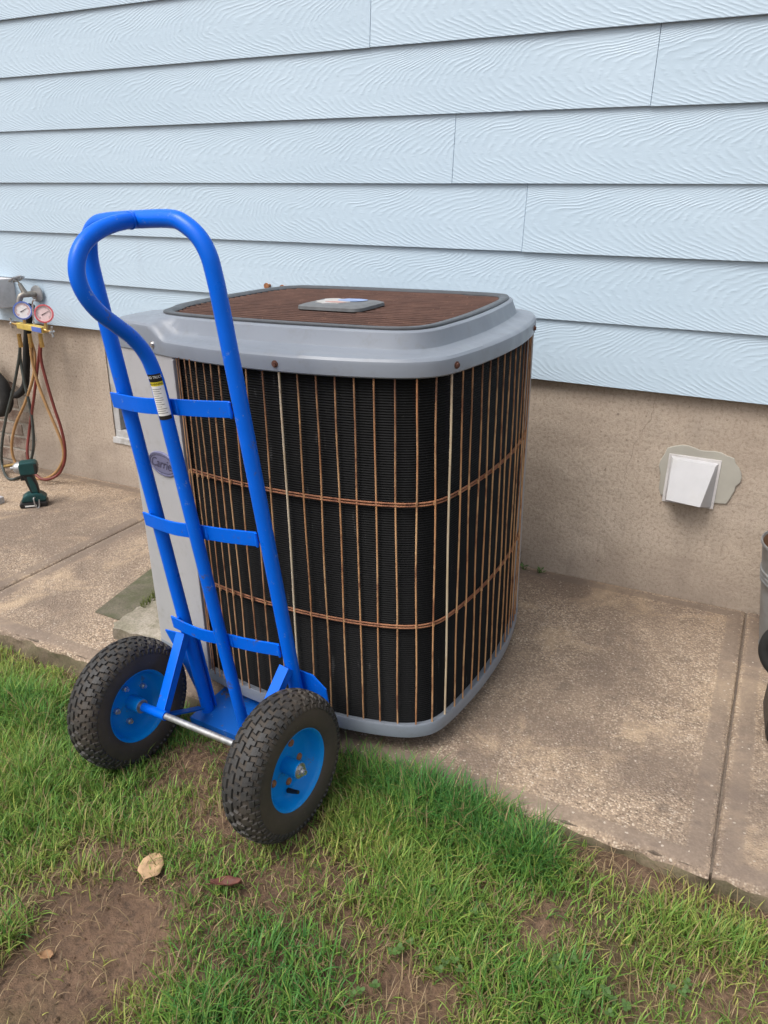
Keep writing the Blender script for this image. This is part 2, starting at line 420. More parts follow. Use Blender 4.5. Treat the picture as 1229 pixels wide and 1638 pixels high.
simple('brass', (.55, .36, .13), .35, .85, .2, 60)
simple('yellow_metal', (.62, .47, .12), .4, .2, .15, 50)
simple('gauge_blue', (.10, .16, .48), .4, 0, .1)
simple('gauge_red', (.62, .11, .13), .4, 0, .1)
simple('dial_white', (.80, .78, .78), .3, 0, .03)
simple('dial_pink', (.80, .60, .60), .3, 0, .03)
simple('hose_dark', (.045, .055, .052), .5, 0, .2)
simple('hose_yellow', (.36, .205, .085), .5, 0, .15)
simple('hose_red', (.16, .028, .022), .5, 0, .2)
simple('teal_plastic', (.006, .052, .054), .4, 0, .2, 30)
simple('window_frame', (.42, .42, .42), .5, 0, .12, 30, 0, (.2, .18, .15), .6)
simple('drum_grey', (.27, .28, .285), .5, .35, .2, 14, 0, (.17, .15, .13), .6)
simple('drum_inside', (.22, .115, .06), .85, 0, .3, 20)
simple('leaf_tan', (.50, .33, .19), .7, 0, .2, 50, .001)
simple('leaf_brown', (.30, .17, .085), .75, 0, .25, 50, .001)
simple('leaf_red', (.13, .045, .032), .7, 0, .3, 40, .001)
simple('leaf_green', (.06, .12, .025), .6, 0, .3, 40)
def glass_mat():
    t = NT('window_glass'); t.base((.03, .035, .04)).rough(.08); t.bump(t.noise(6, 2), .1, .004); MAT['glass'] = t.m
glass_mat()

# ------------------------------------------------------------------ ground levels
def pave_z(x, y): return .0228 + .0155*(x+.24) + .018*(y-2.43)
def lawn_z(x, y):
    x = np.asarray(x, float); y = np.asarray(y, float)
    base = -.055 + .04*np.clip(x+.99, -.8, .5)
    und = .006*np.sin(7.1*x+2.2*y)+.005*np.sin(11.3*y-4.1*x+1.)+.003*np.sin(23*x+17*y)
    near = np.exp(-((x+.6)**2+(y-.9)**2)/4)
    return base + und*near
XS = np.concatenate([-np.geomspace(60, 3.02, 14), np.arange(-3, 1.501, .04), np.geomspace(1.55, 60, 14)])
YS = np.concatenate([-np.geomspace(60, .32, 14), np.arange(-.3, 1.481, .04), np.geomspace(1.6, 60, 12)])
gx, gy = np.meshgrid(XS, YS); gz = lawn_z(gx, gy)
gz = gz - .12*np.clip((gy-1.30)/.1, 0, 1)
gv = np.stack([gx.ravel(), gy.ravel(), gz.ravel()], 1); nx_ = len(XS)
gf = [(j*nx_+i, j*nx_+i+1, (j+1)*nx_+i+1, (j+1)*nx_+i) for j in range(len(YS)-1) for i in range(nx_-1)]
gm = MB(); gm.add(gv.tolist(), gf)
gr = obj('ground', gm, MAT['soil'], smooth=180, fix=False); gr['kind'] = 'structure'

# pavement: a bed with separate slabs
Y0, Y1 = 1.29, 2.428
JX = [-5.62, -4.48, -3.34, -2.20, -1.06, .08, 1.22, 2.36, 3.5]
bed = MB()
bx0, bx1 = JX[0], JX[-1]
tp = [(x, y, pave_z(x, y)-.007) for x, y in ((bx0, Y0+.012), (bx1, Y0+.012), (bx1, Y1+.3), (bx0, Y1+.3))]
bt = [(x, y, -.45) for x, y, z in tp]
bed.add(tp+bt, [(0,1,2,3),(7,6,5,4),(0,4,5,1),(1,5,6,2),(2,6,7,3),(3,7,4,0)])
pav = obj('pavement', bed, MAT['joint_dirt']); pav['kind'] = 'structure'
def slab(x0, x1):
    xc, yc = (x0+x1)/2, (Y0+Y1)/2; zc = pave_z(xc, yc)
    g = .0028; nxs = 56
    prof = [(Y1, -.10), (Y1, -.004), (Y1-.004, 0), (Y1-.3, 0), (Y1-.6, 0), (Y0+.2, 0), (Y0+.05, 0), (Y0+.022, -.0015), (Y0+.010, -.006), (Y0+.003, -.014), (Y0, -.028), (Y0-.002, -.05), (Y0-.004, -.08), (Y0-.004, -.16)]
    vs = []
    xs = [x0+g, x0+g, x0+g+.005]+[x0+g+.005+(x1-x0-2*g-.01)*k/nxs for k in range(1, nxs)]+[x1-g-.005, x1-g, x1-g]
    for ix, x in enumerate(xs):
        drop = {0: .09, 1: .005, len(xs)-2: .005, len(xs)-1: .09}.get(ix, 0)
        for k, (y, dz) in enumerate(prof):
            dy = 0; d2 = 0
            if k >= 7:
                s_ = 1.0
                dy = s_*(.004*math.sin(x*31+k)+.0035*math.sin(x*77+k*2.1)+.003*random.uniform(-1, 1))
                d2 = .0025*math.sin(x*23+1.3*k)+.0015*random.uniform(-1, 1)
                if k == 7: dy *= .6
            z = pave_z(x, y)+dz+d2
            if drop: z = min(z, pave_z(x, y)-drop) if k not in (0, len(prof)-1) else z
            vs.append((x-xc, y+dy-yc, z-zc))
    L = len(prof)
    fs = [(i*L+k, i*L+k+1, (i+1)*L+k+1, (i+1)*L+k) for i in range(len(xs)-1) for k in range(L-1)]
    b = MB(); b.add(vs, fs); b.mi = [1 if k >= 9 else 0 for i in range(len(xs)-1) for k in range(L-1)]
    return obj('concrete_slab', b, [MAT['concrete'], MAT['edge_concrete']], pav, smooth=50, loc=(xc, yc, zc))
for a_, b_ in zip(JX[:-1], JX[1:]): slab(a_, b_)
# old mossy skim patch on the paving beside the pad
mp_ = MB(); q = [(-1.79, 1.50), (-1.10, 1.48), (-1.12, 1.95), (-1.86, 1.90)]
mp_.add([(x, y, pave_z(x, y)+.004) for x, y in q]+[(x, y, pave_z(x, y)-.003) for x, y in q], [(0,1,2,3),(7,6,5,4)]+[(i, i+4, (i+1) % 4+4, (i+1) % 4) for i in range(4)])
o = obj('mossy_patch', mp_, MAT['mossy_concrete'], pav)

# ------------------------------------------------------------------ house
house = empty('house', Matrix.Translation((-1.2, 2.43, 0)))
tag(house, 'house wall with pale blue wood grain lap siding above a tan stucco foundation', 'house')
def hpart(name, mb, mat, **k):
    o = obj(name, mb, mat, house, **k); return o
HO = Vector((-1.2, 2.43, 0))
FY = 0.0   # foundation face, local y
XL, XR = -6.0, 4.0
def lx(x): return x-HO.x
WX0, WX1, WZ0, WZ1 = -2.60, -1.86, .215, .665
jag = [(-3.16, -.5), (-3.16, .06), (-3.13, .12), (-3.15, .19), (-3.125, .25), (-3.15, .33), (-3.19, .37), (-3.26, .40), (-3.34, .42), (-3.45, .41), (-4.6, .42), (-4.6, .80)]
fb = MB()
fb.prism([(lx(x), z) for x, z in jag]+[(lx(WX0), .80), (lx(WX0), -.5)], 1, FY, .25)
fb.prism([(lx(WX0), -.5), (lx(WX0), WZ0), (lx(WX1), WZ0), (lx(WX1), -.5)], 1, FY, .25)
fb.prism([(lx(WX0), WZ1), (lx(WX0), .80), (lx(WX1), .80), (lx(WX1), WZ1)], 1, FY, .25)
fb.prism([(lx(WX1), -.5), (lx(WX1), .80), (lx(XR), .80), (lx(XR), -.5)], 1, FY, .25)
fnd = hpart('foundation', fb, MAT['stucco'])
# exposed brick at the broken left end
bw = MB(); bw.box((lx(-4.6), .127, .15), (2.95, .22, 1.3)); bw_o = hpart('brick_backing', bw, MAT['mortar'])
bk = MB(); bk.box((0, 0, 0), (.20, .04, .058)); bkm = mesh('brick', bk, MAT['brick_clay'], None, .004)
for r_ in range(12):
    for k in range(4):
        x = -3.24-k*.212-(.106 if r_ % 2 else 0)
        if x < -3.75: continue
        b_ = obj('brick', bkm, None, bw_o); b_.location = (lx(x)+random.uniform(-.004, .004), 0.0325+random.uniform(-.002, .002), -.06+r_*.070)
# window: frame, pane
wf = MB()
for x0, x1, z0, z1 in ((WX0, WX1, WZ0, WZ0+.035), (WX0, WX1, WZ1-.035, WZ1), (WX0, WX0+.035, WZ0+.035, WZ1-.035), (WX1-.035, WX1, WZ0+.035, WZ1-.035)):
    wf.box((lx((x0+x1)/2), .03, (z0+z1)/2), (x1-x0, .05, z1-z0))
win = hpart('basement_window', wf, MAT['window_frame'], bevel=.003)
o = MB(); o.box((lx((WX0+WX1)/2), .042, (WZ0+WZ1)/2), (WX1-WX0-.07, .006, WZ1-WZ0-.07)); obj('pane', o, MAT['glass'], win)
o = MB(); o.prism([(FY-.004, WZ0), (FY+.03, WZ0+.008), (FY+.03, WZ0-.03), (FY-.008, WZ0-.026)], 0, lx(WX0)-.01, lx(WX1)+.01); obj('sill', o, MAT['window_frame'], win, bevel=.002)
# siding boards
BZ = [.697 + .1938*i for i in range(12)]
joints = {0: [-2.905, 1.1], 1: [.02, -3.64], 2: [-.744, 2.9], 3: [-.986, 2.6], 4: [-.415, -4.05], 5: [-1.28, 2.3], 6: [-.9, -4.5], 7: [.4, -3.2], 8: [-2.1, 1.5], 9: [-.5], 10: [-1.5], 11: [.1]}
for r_, z0 in enumerate(BZ):
    xs = sorted([XL]+joints[r_]+[XR])
    for a_, b_ in zip(xs[:-1], xs[1:]):
        g = .0006; jz = random.uniform(-.0012, .0012); jy = random.uniform(-.0012, .0012)
        L_ = b_-a_-2*g; H_ = .1938+.022
        # profile (y towards house positive, z): bottom lip at y=-.03 leaning back to the top
        yb, yt, th = -.030+jy, -.030+.0115+jy, .009
        pr = [(yb, 0), (yt, H_), (yt+th, H_), (yb+th, .001)]
        nseg = max(1, int(L_/.3)); mb = MB(); vs = []
        for k in range(nseg+1):
            x = L_*k/nseg; wv = .0009*math.sin(x*2.1+r_*1.7)
            vs += [(x, y+wv, z+(.0007*math.sin(x*1.3+r_) if z < .01 else 0)) for y, z in pr]
        fs = [(k*4+i, k*4+(i+1) % 4, k*4+4+(i+1) % 4, k*4+4+i) for k in range(nseg) for i in range(4)]
        fs += [(3, 2, 1, 0), tuple(nseg*4+i for i in range(4))]
        mb.add(vs, fs)
        hpart('siding_board', mb, MAT['siding'], loc=(lx(a_)+g, 0, z0+jz), bevel=.0012)
# sheathing behind the boards and starter strip
sb = MB(); sb.box((lx((XL+XR)/2), .115, 1.95), (XR-XL, .19, 2.29)); hpart('sheathing', sb, MAT['joint_dirt'])
# hairline crack, two anchor screws left in the siding
def crack(pts, wd):
    b = MB(); P = [on_y(p, 2.43) for p in pts]; Q = []
    for a_, b_ in zip(P[:-1], P[1:]):
        for k in range(5):
            t = k/5; Q.append(a_.lerp(b_, t)+Vector((random.uniform(-.004, .004), 0, random.uniform(-.003, .003))))
    vs = []
    for p in Q:
        ww = wd*random.uniform(.4, 1.2); vs += [(p.x-HO.x-ww, -.0012, p.z), (p.x-HO.x+ww, -.0012, p.z)]
    b.add(vs, [(2*i, 2*i+1, 2*i+3, 2*i+2) for i in range(len(Q)-1)]); obj('crack', b, MAT['joint_dirt'], fnd)
crack([(1048, 642), (1040, 672), (1015, 712), (1000, 755), (996, 790)], .0004)
crack([(835, 905), (832, 890), (836, 878)], .001)
for px in ((430, 457), (455, 460)):
    p = on_y(px, 2.395); b = MB(); b.cyl((0, .02, 0), (0, -.012, 0), .006, 10); b.cyl((0, -.012, 0), (0, -.016, 0), .011, 12)
    hpart('anchor_screw', b, MAT['rust_bolt'], loc=(p.x-HO.x, p.y-HO.y, p.z), smooth=40)

# vent hood on a cement smear
ve = empty('dryer_vent', Matrix.Translation((-.150, 2.43, .36)))
tag(ve, 'white sloped metal vent hood on the tan foundation wall', 'vent')
v_ = MB(); pts = []
n_ = 40
for k in range(n_):
    a = 2*math.pi*k/n_; rx = .128 if math.cos(a) > 0 else .122
    r_ = 1+.05*math.sin(3*a+1)+.04*math.sin(7*a)+random.uniform(-.02, .02)
    sq = max(abs(math.cos(a)), abs(math.sin(a)))**.45
    pts.append((.012+rx*math.cos(a)*r_/sq*.93, .088+.098*math.sin(a)*r_/sq*.93))
v_.prism(pts, 1, -.006, .0); obj('cement_patch', v_, MAT['cement_smear'], ve, bevel=.004)
tx = .069; top_z = .143
def hood_pts(k, d):
    return [(-tx*k, -.008, top_z), (tx*k, -.008, top_z-.004), (tx*k, -.008, -.002), (-tx*k, -.008, .004), (-tx*.90, -.020, top_z-.006), (tx*.90, -.020, top_z-.010), (tx*.60, -.074-d, .014), (-tx*.84, -.074-d, .020)]
h_ = MB(); h_.add(hood_pts(1., 0), [(0, 1, 5, 4), (4, 5, 6, 7), (0, 4, 7, 3), (1, 2, 6, 5)])
hood = obj('hood', h_, MAT['white_paint'], ve)
md = hood.modifiers.new('s', 'SOLIDIFY'); md.thickness = .0025; md.offset = -1
b = MB(); b.box((0, -.0072, .070), (2*tx+.014, .0028, .158)); obj('flange', b, MAT['off_white'], ve, bevel=.001)
b = MB(); b.box((-.004, -.030, .030), (2*tx*.72, .003, .06), Matrix.Rotation(.35, 3, 'X')); obj('flap', b, MAT['galvanised'], ve)

# utility box at the left end of the siding
ub = empty('utility_box', Matrix.Translation((-3.15, 2.40, .765)))
tag(ub, 'pale grey box fixed to the siding beside the tap', 'utility box')
b = MB(); b.box((0, -.04, .06), (.13, .10, .125)); obj('body', b, MAT['off_white'], ub, bevel=.006)
b = MB(); b.box((-.005, -.093, .06), (.10, .006, .10)); obj('cover', b, MAT['off_white'], ub, bevel=.003)

# outdoor tap
tp0 = Vector((-2.93, 2.395, .83))
tapo = empty('garden_tap', Matrix.Translation(tp0)); tag(tapo, 'old metal garden tap sticking out of the siding above the gauges', 'tap')
b = MB(); b.lathe([(0, .0), (0, .036), (-.006, .034), (-.010, .016), (-.012, 0)], 20, 1); obj('wall_flange', b, MAT['galvanised'], tapo, smooth=40)
b = MB(); b.tube(catmull([(0, 0, 0), (-.01, -.04, .0), (-.022, -.065, -.004), (-.03, -.075, -.03), (-.032, -.078, -.055)], 5), .0125, 12); obj('spout', b, MAT['tap_metal'], tapo, smooth=40)
b = MB(); b.tube([(-.016, -.05, .005), (-.035, -.055, .045)], [.013, .008], 12); b.tube([(-.035, -.055, .045), (-.045, -.058, .062)], .004, 8); obj('bonnet', b, MAT['tap_metal'], tapo, smooth=40)
b = MB(); ring = []
for k in range(24):
    a = 2*math.pi*k/24; rr = .028+.003*math.cos(6*a); ring.append(Vector((-.045, -.058, .064))+Matrix.Rotation(-.45, 3, 'Y') @ Vector((rr*math.cos(a), rr*math.sin(a), 0)))
b.tube(ring, .0045, 6, True)
for k in range(3):
    a = math.pi*k/3; e = Matrix.Rotation(-.45, 3, 'Y') @ Vector((.027*math.cos(a), .027*math.sin(a), 0)); b.cyl(Vector((-.045, -.058, .064))-e, Vector((-.045, -.058, .064))+e, .0035, 6)
obj('hand_wheel', b, MAT['galvanised'], tapo, smooth=40)

# black insulated pipe behind the gauges
ip = MB(); P_ = [on_y(p, 2.365) for p in [(50, 488), (45, 520), (43, 560), (42, 600), (40, 617), (33, 628), (24, 632), (14, 626), (4, 612), (-14, 598), (-40, 590)]]
ip.tube(catmull(P_, 6), .0165, 12); pipe = tag(obj('insulated_pipe', ip, MAT['black_foam'], smooth=60), 'black foam insulated pipe curving along the foundation behind the hoses', 'pipe')
b = MB(); pb = on_y((2, 610), 2.36); b.tube(catmull([pb+Vector((-.10, 0, .10)), pb+Vector((-.03, -.01, .03)), pb+Vector((.02, -.01, -.02)), pb+Vector((.03, -.01, -.09)), pb+Vector((-.02, 0, -.14)), pb+Vector((-.10, 0, -.16))], 6), .03, 12)
obj('wrapped_end', b, MAT['black_foam'], pipe, smooth=60)

# ------------------------------------------------------------------ manifold gauge set
GY = 2.30
mg = empty('gauge_manifold', Matrix.Translation(on_y((50, 525), GY))); MO = mg.location.copy()
tag(mg, 'refrigerant manifold with blue and red gauges and three hoses hung from the tap', 'gauge set')
def mgp(px, y=GY): return on_y(px, y)-MO
def gauge(px, bezel, dial, name):
    c = mgp(px); e = empty(name, Matrix.Translation(c) @ Matrix.Rotation(math.radians(44), 4, 'Z') @ Matrix.Rotation(math.radians(-10), 4, 'X'), mg)
    b = MB(); b.lathe([(.022, 0), (.022, .030), (.012, .037), (-.008, .0385), (-.014, .0385), (-.0145, .033), (-.010, .0325)], 32, 1); obj('bezel', b, bezel, e, smooth=40)
    b = MB(); b.lathe([(-.0105, .0325), (-.0105, 0.)], 32, 1); obj('dial', b, dial, e)
    b = MB()
    for k in range(27):
        a = math.radians(225-k*270/26); r0 = .024 if k % 5 else .021
        b.tube([(math.cos(a)*r0, -.0112, math.sin(a)*r0), (math.cos(a)*.029, -.0112, math.sin(a)*.029)], .0006, 4)
    obj('scale_marks', b, MAT['gauge_red'] if bezel == MAT['gauge_blue'] else MAT['grey_print'], e)
    b = MB(); b.tube([(-.010, -.0118, -.006), (.022, -.0118, .012)], [.0016, .0005], 5); obj('needle', b, MAT['black_print'], e)
    b = MB(); b.cyl((0, 0, -.036), (0, 0, -.062), .007, 10); obj('stem', b, MAT['brass'], e, smooth=40)
gauge((37, 497), MAT['gauge_blue'], MAT['dial_white'], 'pressure_gauge')
gauge((71, 502), MAT['gauge_red'], MAT['dial_pink'], 'pressure_gauge')
a_, b_ = mgp((31, 520)), mgp((72, 528))
b = MB(); dirv = (b_-a_); b.ribbon([a_, a_+dirv*.5, b_], (0, 0, 1), .026, (0, 1, 0), .03); mbod = obj('manifold_body', b, MAT['yellow_metal'], mg, bevel=.004)
b = MB(); mid_ = (a_+b_)/2; b.ribbon([a_+dirv*.62+Vector((0, -.0165, 0)), a_+dirv*.98+Vector((0, -.0165, 0))], (0, 0, 1), .02, (0, 1, 0), .004); obj('sight_label', b, MAT['gauge_blue'], mbod)
for s_, p_, q_ in ((-1, a_, mgp((19, 517))), (1, b_, mgp((83, 531)))):
    b = MB(); b.tube([p_, p_.lerp(q_, .5), q_], [.009, .006, .004], 10); vk = obj('valve', b, MAT['brass'], mg, smooth=40)
    b = MB()
    for da in (-1, 1): b.cyl(q_, q_+Vector((s_*.004, 0, da*.022)), .005, 8)
    b.cyl(q_+Vector((0, -.012, 0)), q_+Vector((0, .012, 0)), .005, 8); obj('knob', b, MAT['steel_bright'], vk, smooth=40)
b = MB(); b.tube(catmull([mid_+Vector((0, .012, 0)), mid_+Vector((.002, .02, .10)), mgp((50, 480))+Vector((0, .02, .0))], 6), .0035, 8); obj('hook', b, MAT['steel_bright'], mg, smooth=60)
def hose(name, pts, mat, r=.0065):
    P = []
    for p in pts:
        q = on_y(p[:2], p[2] if len(p) > 2 else GY); gz_ = pave_z(q.x, q.y)+r+.004
        if q.z < gz_: q = on_z(p[:2], gz_); q = on_z(p[:2], pave_z(q.x, q.y)+r+.002)     # lies on the paving
        P.append(q-MO)
    b = MB(); b.tube(catmull(P, 8), r, 10); h = obj('hose', b, mat, mg, smooth=60)
    b = MB(); b.cyl(P[0]+Vector((0, 0, .03)), P[0]-Vector((0, 0, .012)), .009, 10); b.cyl(P[0]-Vector((0, 0, .006)), P[0]-Vector((0, 0, .028)), .0105, 6); obj('fitting', b, MAT['brass'], h, smooth=40)
hose('d', [(32, 545), (31, 570), (22, 620), (10, 668), (3, 715), (4, 745), (12, 764), (24, 766), (38, 758), (50, 735), (54, 705), (50, 660), (40, 615), (33, 575, 2.31), (32, 548, 2.315)], MAT['hose_dark'])
hose('y', [(49, 545), (51, 572), (60, 610), (75, 650), (90, 685), (100, 712), (101, 735), (88, 757), (68, 766), (45, 760), (26, 742), (19, 715), (25, 680), (40, 645), (53, 605), (56, 570, 2.31), (51, 548, 2.315)], MAT['hose_yellow'])
hose('r', [(66, 545), (66, 575), (76, 615), (88, 655), (98, 685), (104, 715), (103, 740), (92, 760), (70, 767, 2.26), (52, 752, 2.26), (44, 725, 2.27), (47, 690), (54, 640), (60, 590, 2.31), (65, 548, 2.315)], MAT['hose_red'])
b = MB(); p_ = mgp((8, 746)); b.cyl(p_, mgp((30, 742)), .008, 8); obj('fitting', b, MAT['brass'], mg, smooth=40)

# ------------------------------------------------------------------ cordless driver standing on its battery
dp = on_z((55, 808), 0); dp = on_z((55, 808), pave_z(dp.x, dp.y))
dr = empty('impact_driver', Matrix.Translation(dp) @ Matrix.Rotation(math.radians(46), 4, 'Z') @ Matrix.Scale(.92, 4))
tag(dr, 'teal and black cordless driver standing on its battery on the concrete', 'power tool')
b = MB(); b.prism([(-.056, .0), (.060, .0), (.064, .012), (.062, .026), (-.05, .026), (-.06, .016)], 1, -.036, .036); bat = obj('battery', b, MAT['black_plastic'], dr, bevel=.006)
b = MB(); b.box((-.01, -.0365, .010), (.05, .002, .006)); obj('print_strip', b, MAT['white_label'], bat)
b = MB(); b.prism([(-.050, .0265), (.060, .0265), (.062, .045), (.045, .060), (.022, .068), (-.02, .064), (-.042, .050)], 1, -.032, .032); obj('foot', b, MAT['teal_plastic'], dr, bevel=.008)
b = MB(); b.prism([(-.002, .062), (.036, .060), (.032, .10), (.020, .15), (.014, .165), (-.030, .165), (-.024, .145), (-.014, .10)], 1, -.019, .019); obj('handle', b, MAT['black_plastic'], dr, bevel=.009)
b = MB(); b.prism([(.002, .068), (.030, .066), (.026, .10), (.008, .15), (-.012, .15), (-.004, .10)], 1, -.0205, .0205); obj('grip', b, MAT['teal_plastic'], dr, bevel=.006)
b = MB(); b.prism([(-.036, .160), (.036, .160), (.043, .17), (.041, .212), (.030, .220), (-.030, .218), (-.038, .205)], 1, -.030, .030); bod = obj('motor_housing', b, MAT['teal_plastic'], dr, bevel=.012)
b = MB(); b.prism([(.026, .162), (.040, .165), (.044, .19), (.041, .211), (.026, .216)], 1, -.0315, .0315); obj('rear_cap', b, MAT['black_plastic'], bod, bevel=.006)
b = MB(); b.tube([(-.034, 0, .190), (-.052, 0, .190), (-.062, 0, .190)], [.028, .024, .014], 20); obj('nose', b, MAT['galvanised'], dr, smooth=40)
b = MB(); b.tube([(-.062, 0, .190), (-.074, 0, .190)], .008, 12); obj('bit_holder', b, MAT['galvanised'], dr, smooth=40)
b = MB(); b.box((-.030, 0, .140), (.018, .014, .026)); obj('trigger', b, MAT['black_plastic'], dr, bevel=.004)
b = MB(); b.tube(catmull([(.012, -.034, .05), (.008, -.046, .048), (.010, -.048, .02), (.016, -.048, .004), (.026, -.046, .006), (.030, -.042, .04)], 5), .0035, 8); obj('belt_hook', b, MAT['galvanised'], dr, smooth=60)

# white carton corner at the left
p_ = on_z((-16, 808), pave_z(-2.9, 1.9)); b = MB(); b.box((0, 0, .0155), (.07, .10, .03)); tag(obj('small_carton', b, MAT['white_paint'], loc=p_, bevel=.003), 'corner of a small white carton lying on the concrete beside the driver', 'carton')

# ------------------------------------------------------------------ concrete pad
pd = MB(); nxp, nyp = 44, 30; px0, px1, py0, py1 = -1.64, -.64, 1.415, 2.02; T_ = .040
def padpt(i, j):
    x = px0+(px1-px0)*i/nxp; y = py0+(py1-py0)*j/nyp
    e = min(i, nxp-i, j, nyp-j)
    z = pave_z(x, y)+T_+random.uniform(-.0015, .0015)
    if e == 0: z -= random.uniform(.001, .006)
    if (i < 1 and j < 1): x += .012; y += .010; z -= .004
    return (x+(random.uniform(-.004, .004) if i in (0, nxp) else 0), y+(random.uniform(-.005, .005) if j in (0, nyp) else 0), z)
PV = [padpt(i, j) for j in range(nyp+1) for i in range(nxp+1)]
pd.add(PV, [(j*(nxp+1)+i, j*(nxp+1)+i+1, (j+1)*(nxp+1)+i+1, (j+1)*(nxp+1)+i) for j in range(nyp) for i in range(nxp)])
peri = [i for i in range(nxp+1)]+[j*(nxp+1)+nxp for j in range(1, nyp+1)]+[nyp*(nxp+1)+i for i in range(nxp-1, -1, -1)]+[j*(nxp+1) for j in range(nyp-1, 0, -1)]
loopv = [PV[k] for k in peri]; cxp, cyp = (px0+px1)/2, (py0+py1)/2
R0 = loopv; R1 = [(x+(x-cxp)*.004+random.uniform(-.004, .004), y+(y-cyp)*.008+random.uniform(-.004, .004), pave_z(x, y)+.02+random.uniform(-.004, .004)) for x, y, z in loopv]
R2 = [(x, y+random.uniform(-.003, .003), pave_z(x, y)-.01) for x, y, z in loopv]
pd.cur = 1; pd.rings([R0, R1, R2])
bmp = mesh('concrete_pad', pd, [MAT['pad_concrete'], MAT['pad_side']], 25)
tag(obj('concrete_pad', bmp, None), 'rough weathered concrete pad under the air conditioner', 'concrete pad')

# ------------------------------------------------------------------ condenser unit
AX = Matrix(((.99976661, 0, -.02160374), (-.00039782, .99983044, -.01841034), (.02160007, .01841464, .99959709)))
ac = AX.to_4x4(); ac.translation = (-.76536, 1.40316, .0716)
unit = empty('air_conditioner', ac)
tag(unit, 'large outdoor air conditioner with rusty wire guard over a black coil and grey top', 'air conditioner')
HT = .831
outline_c = [(-.640, .040), (-.634, -.006), (-.622, -.022), (-.58, -.032), (-.50, -.052), (-.41, -.077), (-.26, -.103), (-.10, -.1095), (.03, -.099), (.13, -.077), (.185, -.051), (.216, -.015), (.232, .045), (.246, .15), (.252, .26), (.250, .38), (.236, .50), (.214, .60), (.175, .675), (.10, .715), (-.1, .735), (-.40, .73), (-.56, .705), (-.63, .62), (-.648, .40), (-.648, .2)]
OUT = [(p.x, p.y) for p in catmull([(x, y, 0) for x, y in outline_c], 8, True)]
CEN = (-.19, .30); NT_ = 320
def radial(poly, off=0.):
    res = []; cx_, cy_ = CEN; n = len(poly)
    for k in range(NT_):
        a = 2*math.pi*k/NT_; dx, dy = math.cos(a), math.sin(a); best = None
        for i in range(n):
            x1, y1 = poly[i][0]-cx_, poly[i][1]-cy_; x2, y2 = poly[(i+1) % n][0]-cx_, poly[(i+1) % n][1]-cy_
            den = dx*(y2-y1)-dy*(x2-x1)
            if abs(den) < 1e-12: continue
            t = (x1*(y2-y1)-y1*(x2-x1))/den; s_ = (x1*dy-y1*dx)/den
            if t > 0 and -1e-9 <= s_ <= 1+1e-9 and (best is None or t > best): best = t
        res.append(best+off)
    return res
RO = radial(OUT)
rimp = [(-.525, .060), (-.50, .008), (-.42, -.022), (-.20, -.038), (.04, -.030), (.13, -.014), (.168, .025), (.182, .10), (.188, .25), (.176, .45), (.155, .56), (.11, .606), (-.07, .622), (-.42, .618), (-.52, .59), (-.555, .50), (-.565, .28), (-.552, .13)]
RIM = [(p.x, p.y) for p in catmull([(x, y, 0) for x, y in rimp], 8, True)]
RR = radial(RIM)
def ringpts(rad, h):
    return [(CEN[0]+r*math.cos(2*math.pi*k/NT_), CEN[1]+r*math.sin(2*math.pi*k/NT_), h[k] if isinstance(h, list) else h) for k, r in enumerate(rad)]
def mixr(a, b, t): return [x*(1-t)+y*t for x, y in zip(a, b)]
def offs(a, d): return [x+d for x in a]
# base pan
b = MB()
b.rings([ringpts(offs(RO, -.05), -.028), ringpts(offs(RO, -.002), -.030), ringpts(offs(RO, .003), -.026), ringpts(offs(RO, .005), .004), ringpts(offs(RO, .003), .008), ringpts(offs(RO, -.006), .008), ringpts(offs(RO, -.03), -.004)], cap0=True, cap1=True)
obj('base_pan', b, MAT['cover_grey'], unit, smooth=35)
# coil: real horizontal ribs
b = MB(); RB = offs(RO, -.013); rgs = []
nrib = 150
for i in range(nrib*2+1):
    z = .004+(HT-.004)*i/(nrib*2); rgs.append(ringpts(offs(RB, -.0028 if i % 2 else 0.), z))
b.rings(rgs); obj('coil', b, MAT['coil'], unit, fix=False)
# corner panel, left
def outline_between(xa, xb, off):
    P = []
    idx = [k for k in range(NT_)]
    for k in idx:
        a = 2*math.pi*k/NT_; r = RO[k]+off; x, y = CEN[0]+r*math.cos(a), CEN[1]+r*math.sin(a)
        P.append((a, x, y))
    return P
ang0 = math.atan2(-.079-CEN[1], -.405-CEN[0]) % (2*math.pi)      # coil side edge
ang1 = math.atan2(.55-CEN[1], -.64-CEN[0]) % (2*math.pi)         # back end on the left side
ks = [k for k in range(NT_) if ang1 <= 2*math.pi*k/NT_ <= ang0]
def pp(off): return [(CEN[0]+(RO[k]+off)*math.cos(2*math.pi*k/NT_), CEN[1]+(RO[k]+off)*math.sin(2*math.pi*k/NT_)) for k in ks]
po, pi_ = pp(.003), pp(-.012)
b = MB(); b.prism(po+pi_[::-1], 2, .006, HT+.01); pan = obj('corner_panel', b, MAT['panel_grey'], unit, smooth=30)
e0 = po[-1]; ev = Vector((po[-1][0]-po[-4][0], po[-1][1]-po[-4][1], 0)).normalized()
b = MB(); b.box((e0[0]+ev.x*.004, e0[1]+ev.y*.004+.004, HT/2), (.008, .016, HT-.014), Matrix.Rotation(math.atan2(ev.y, ev.x), 3, 'Z')); obj('edge_trim', b, MAT['panel_grey'], pan, bevel=.002)
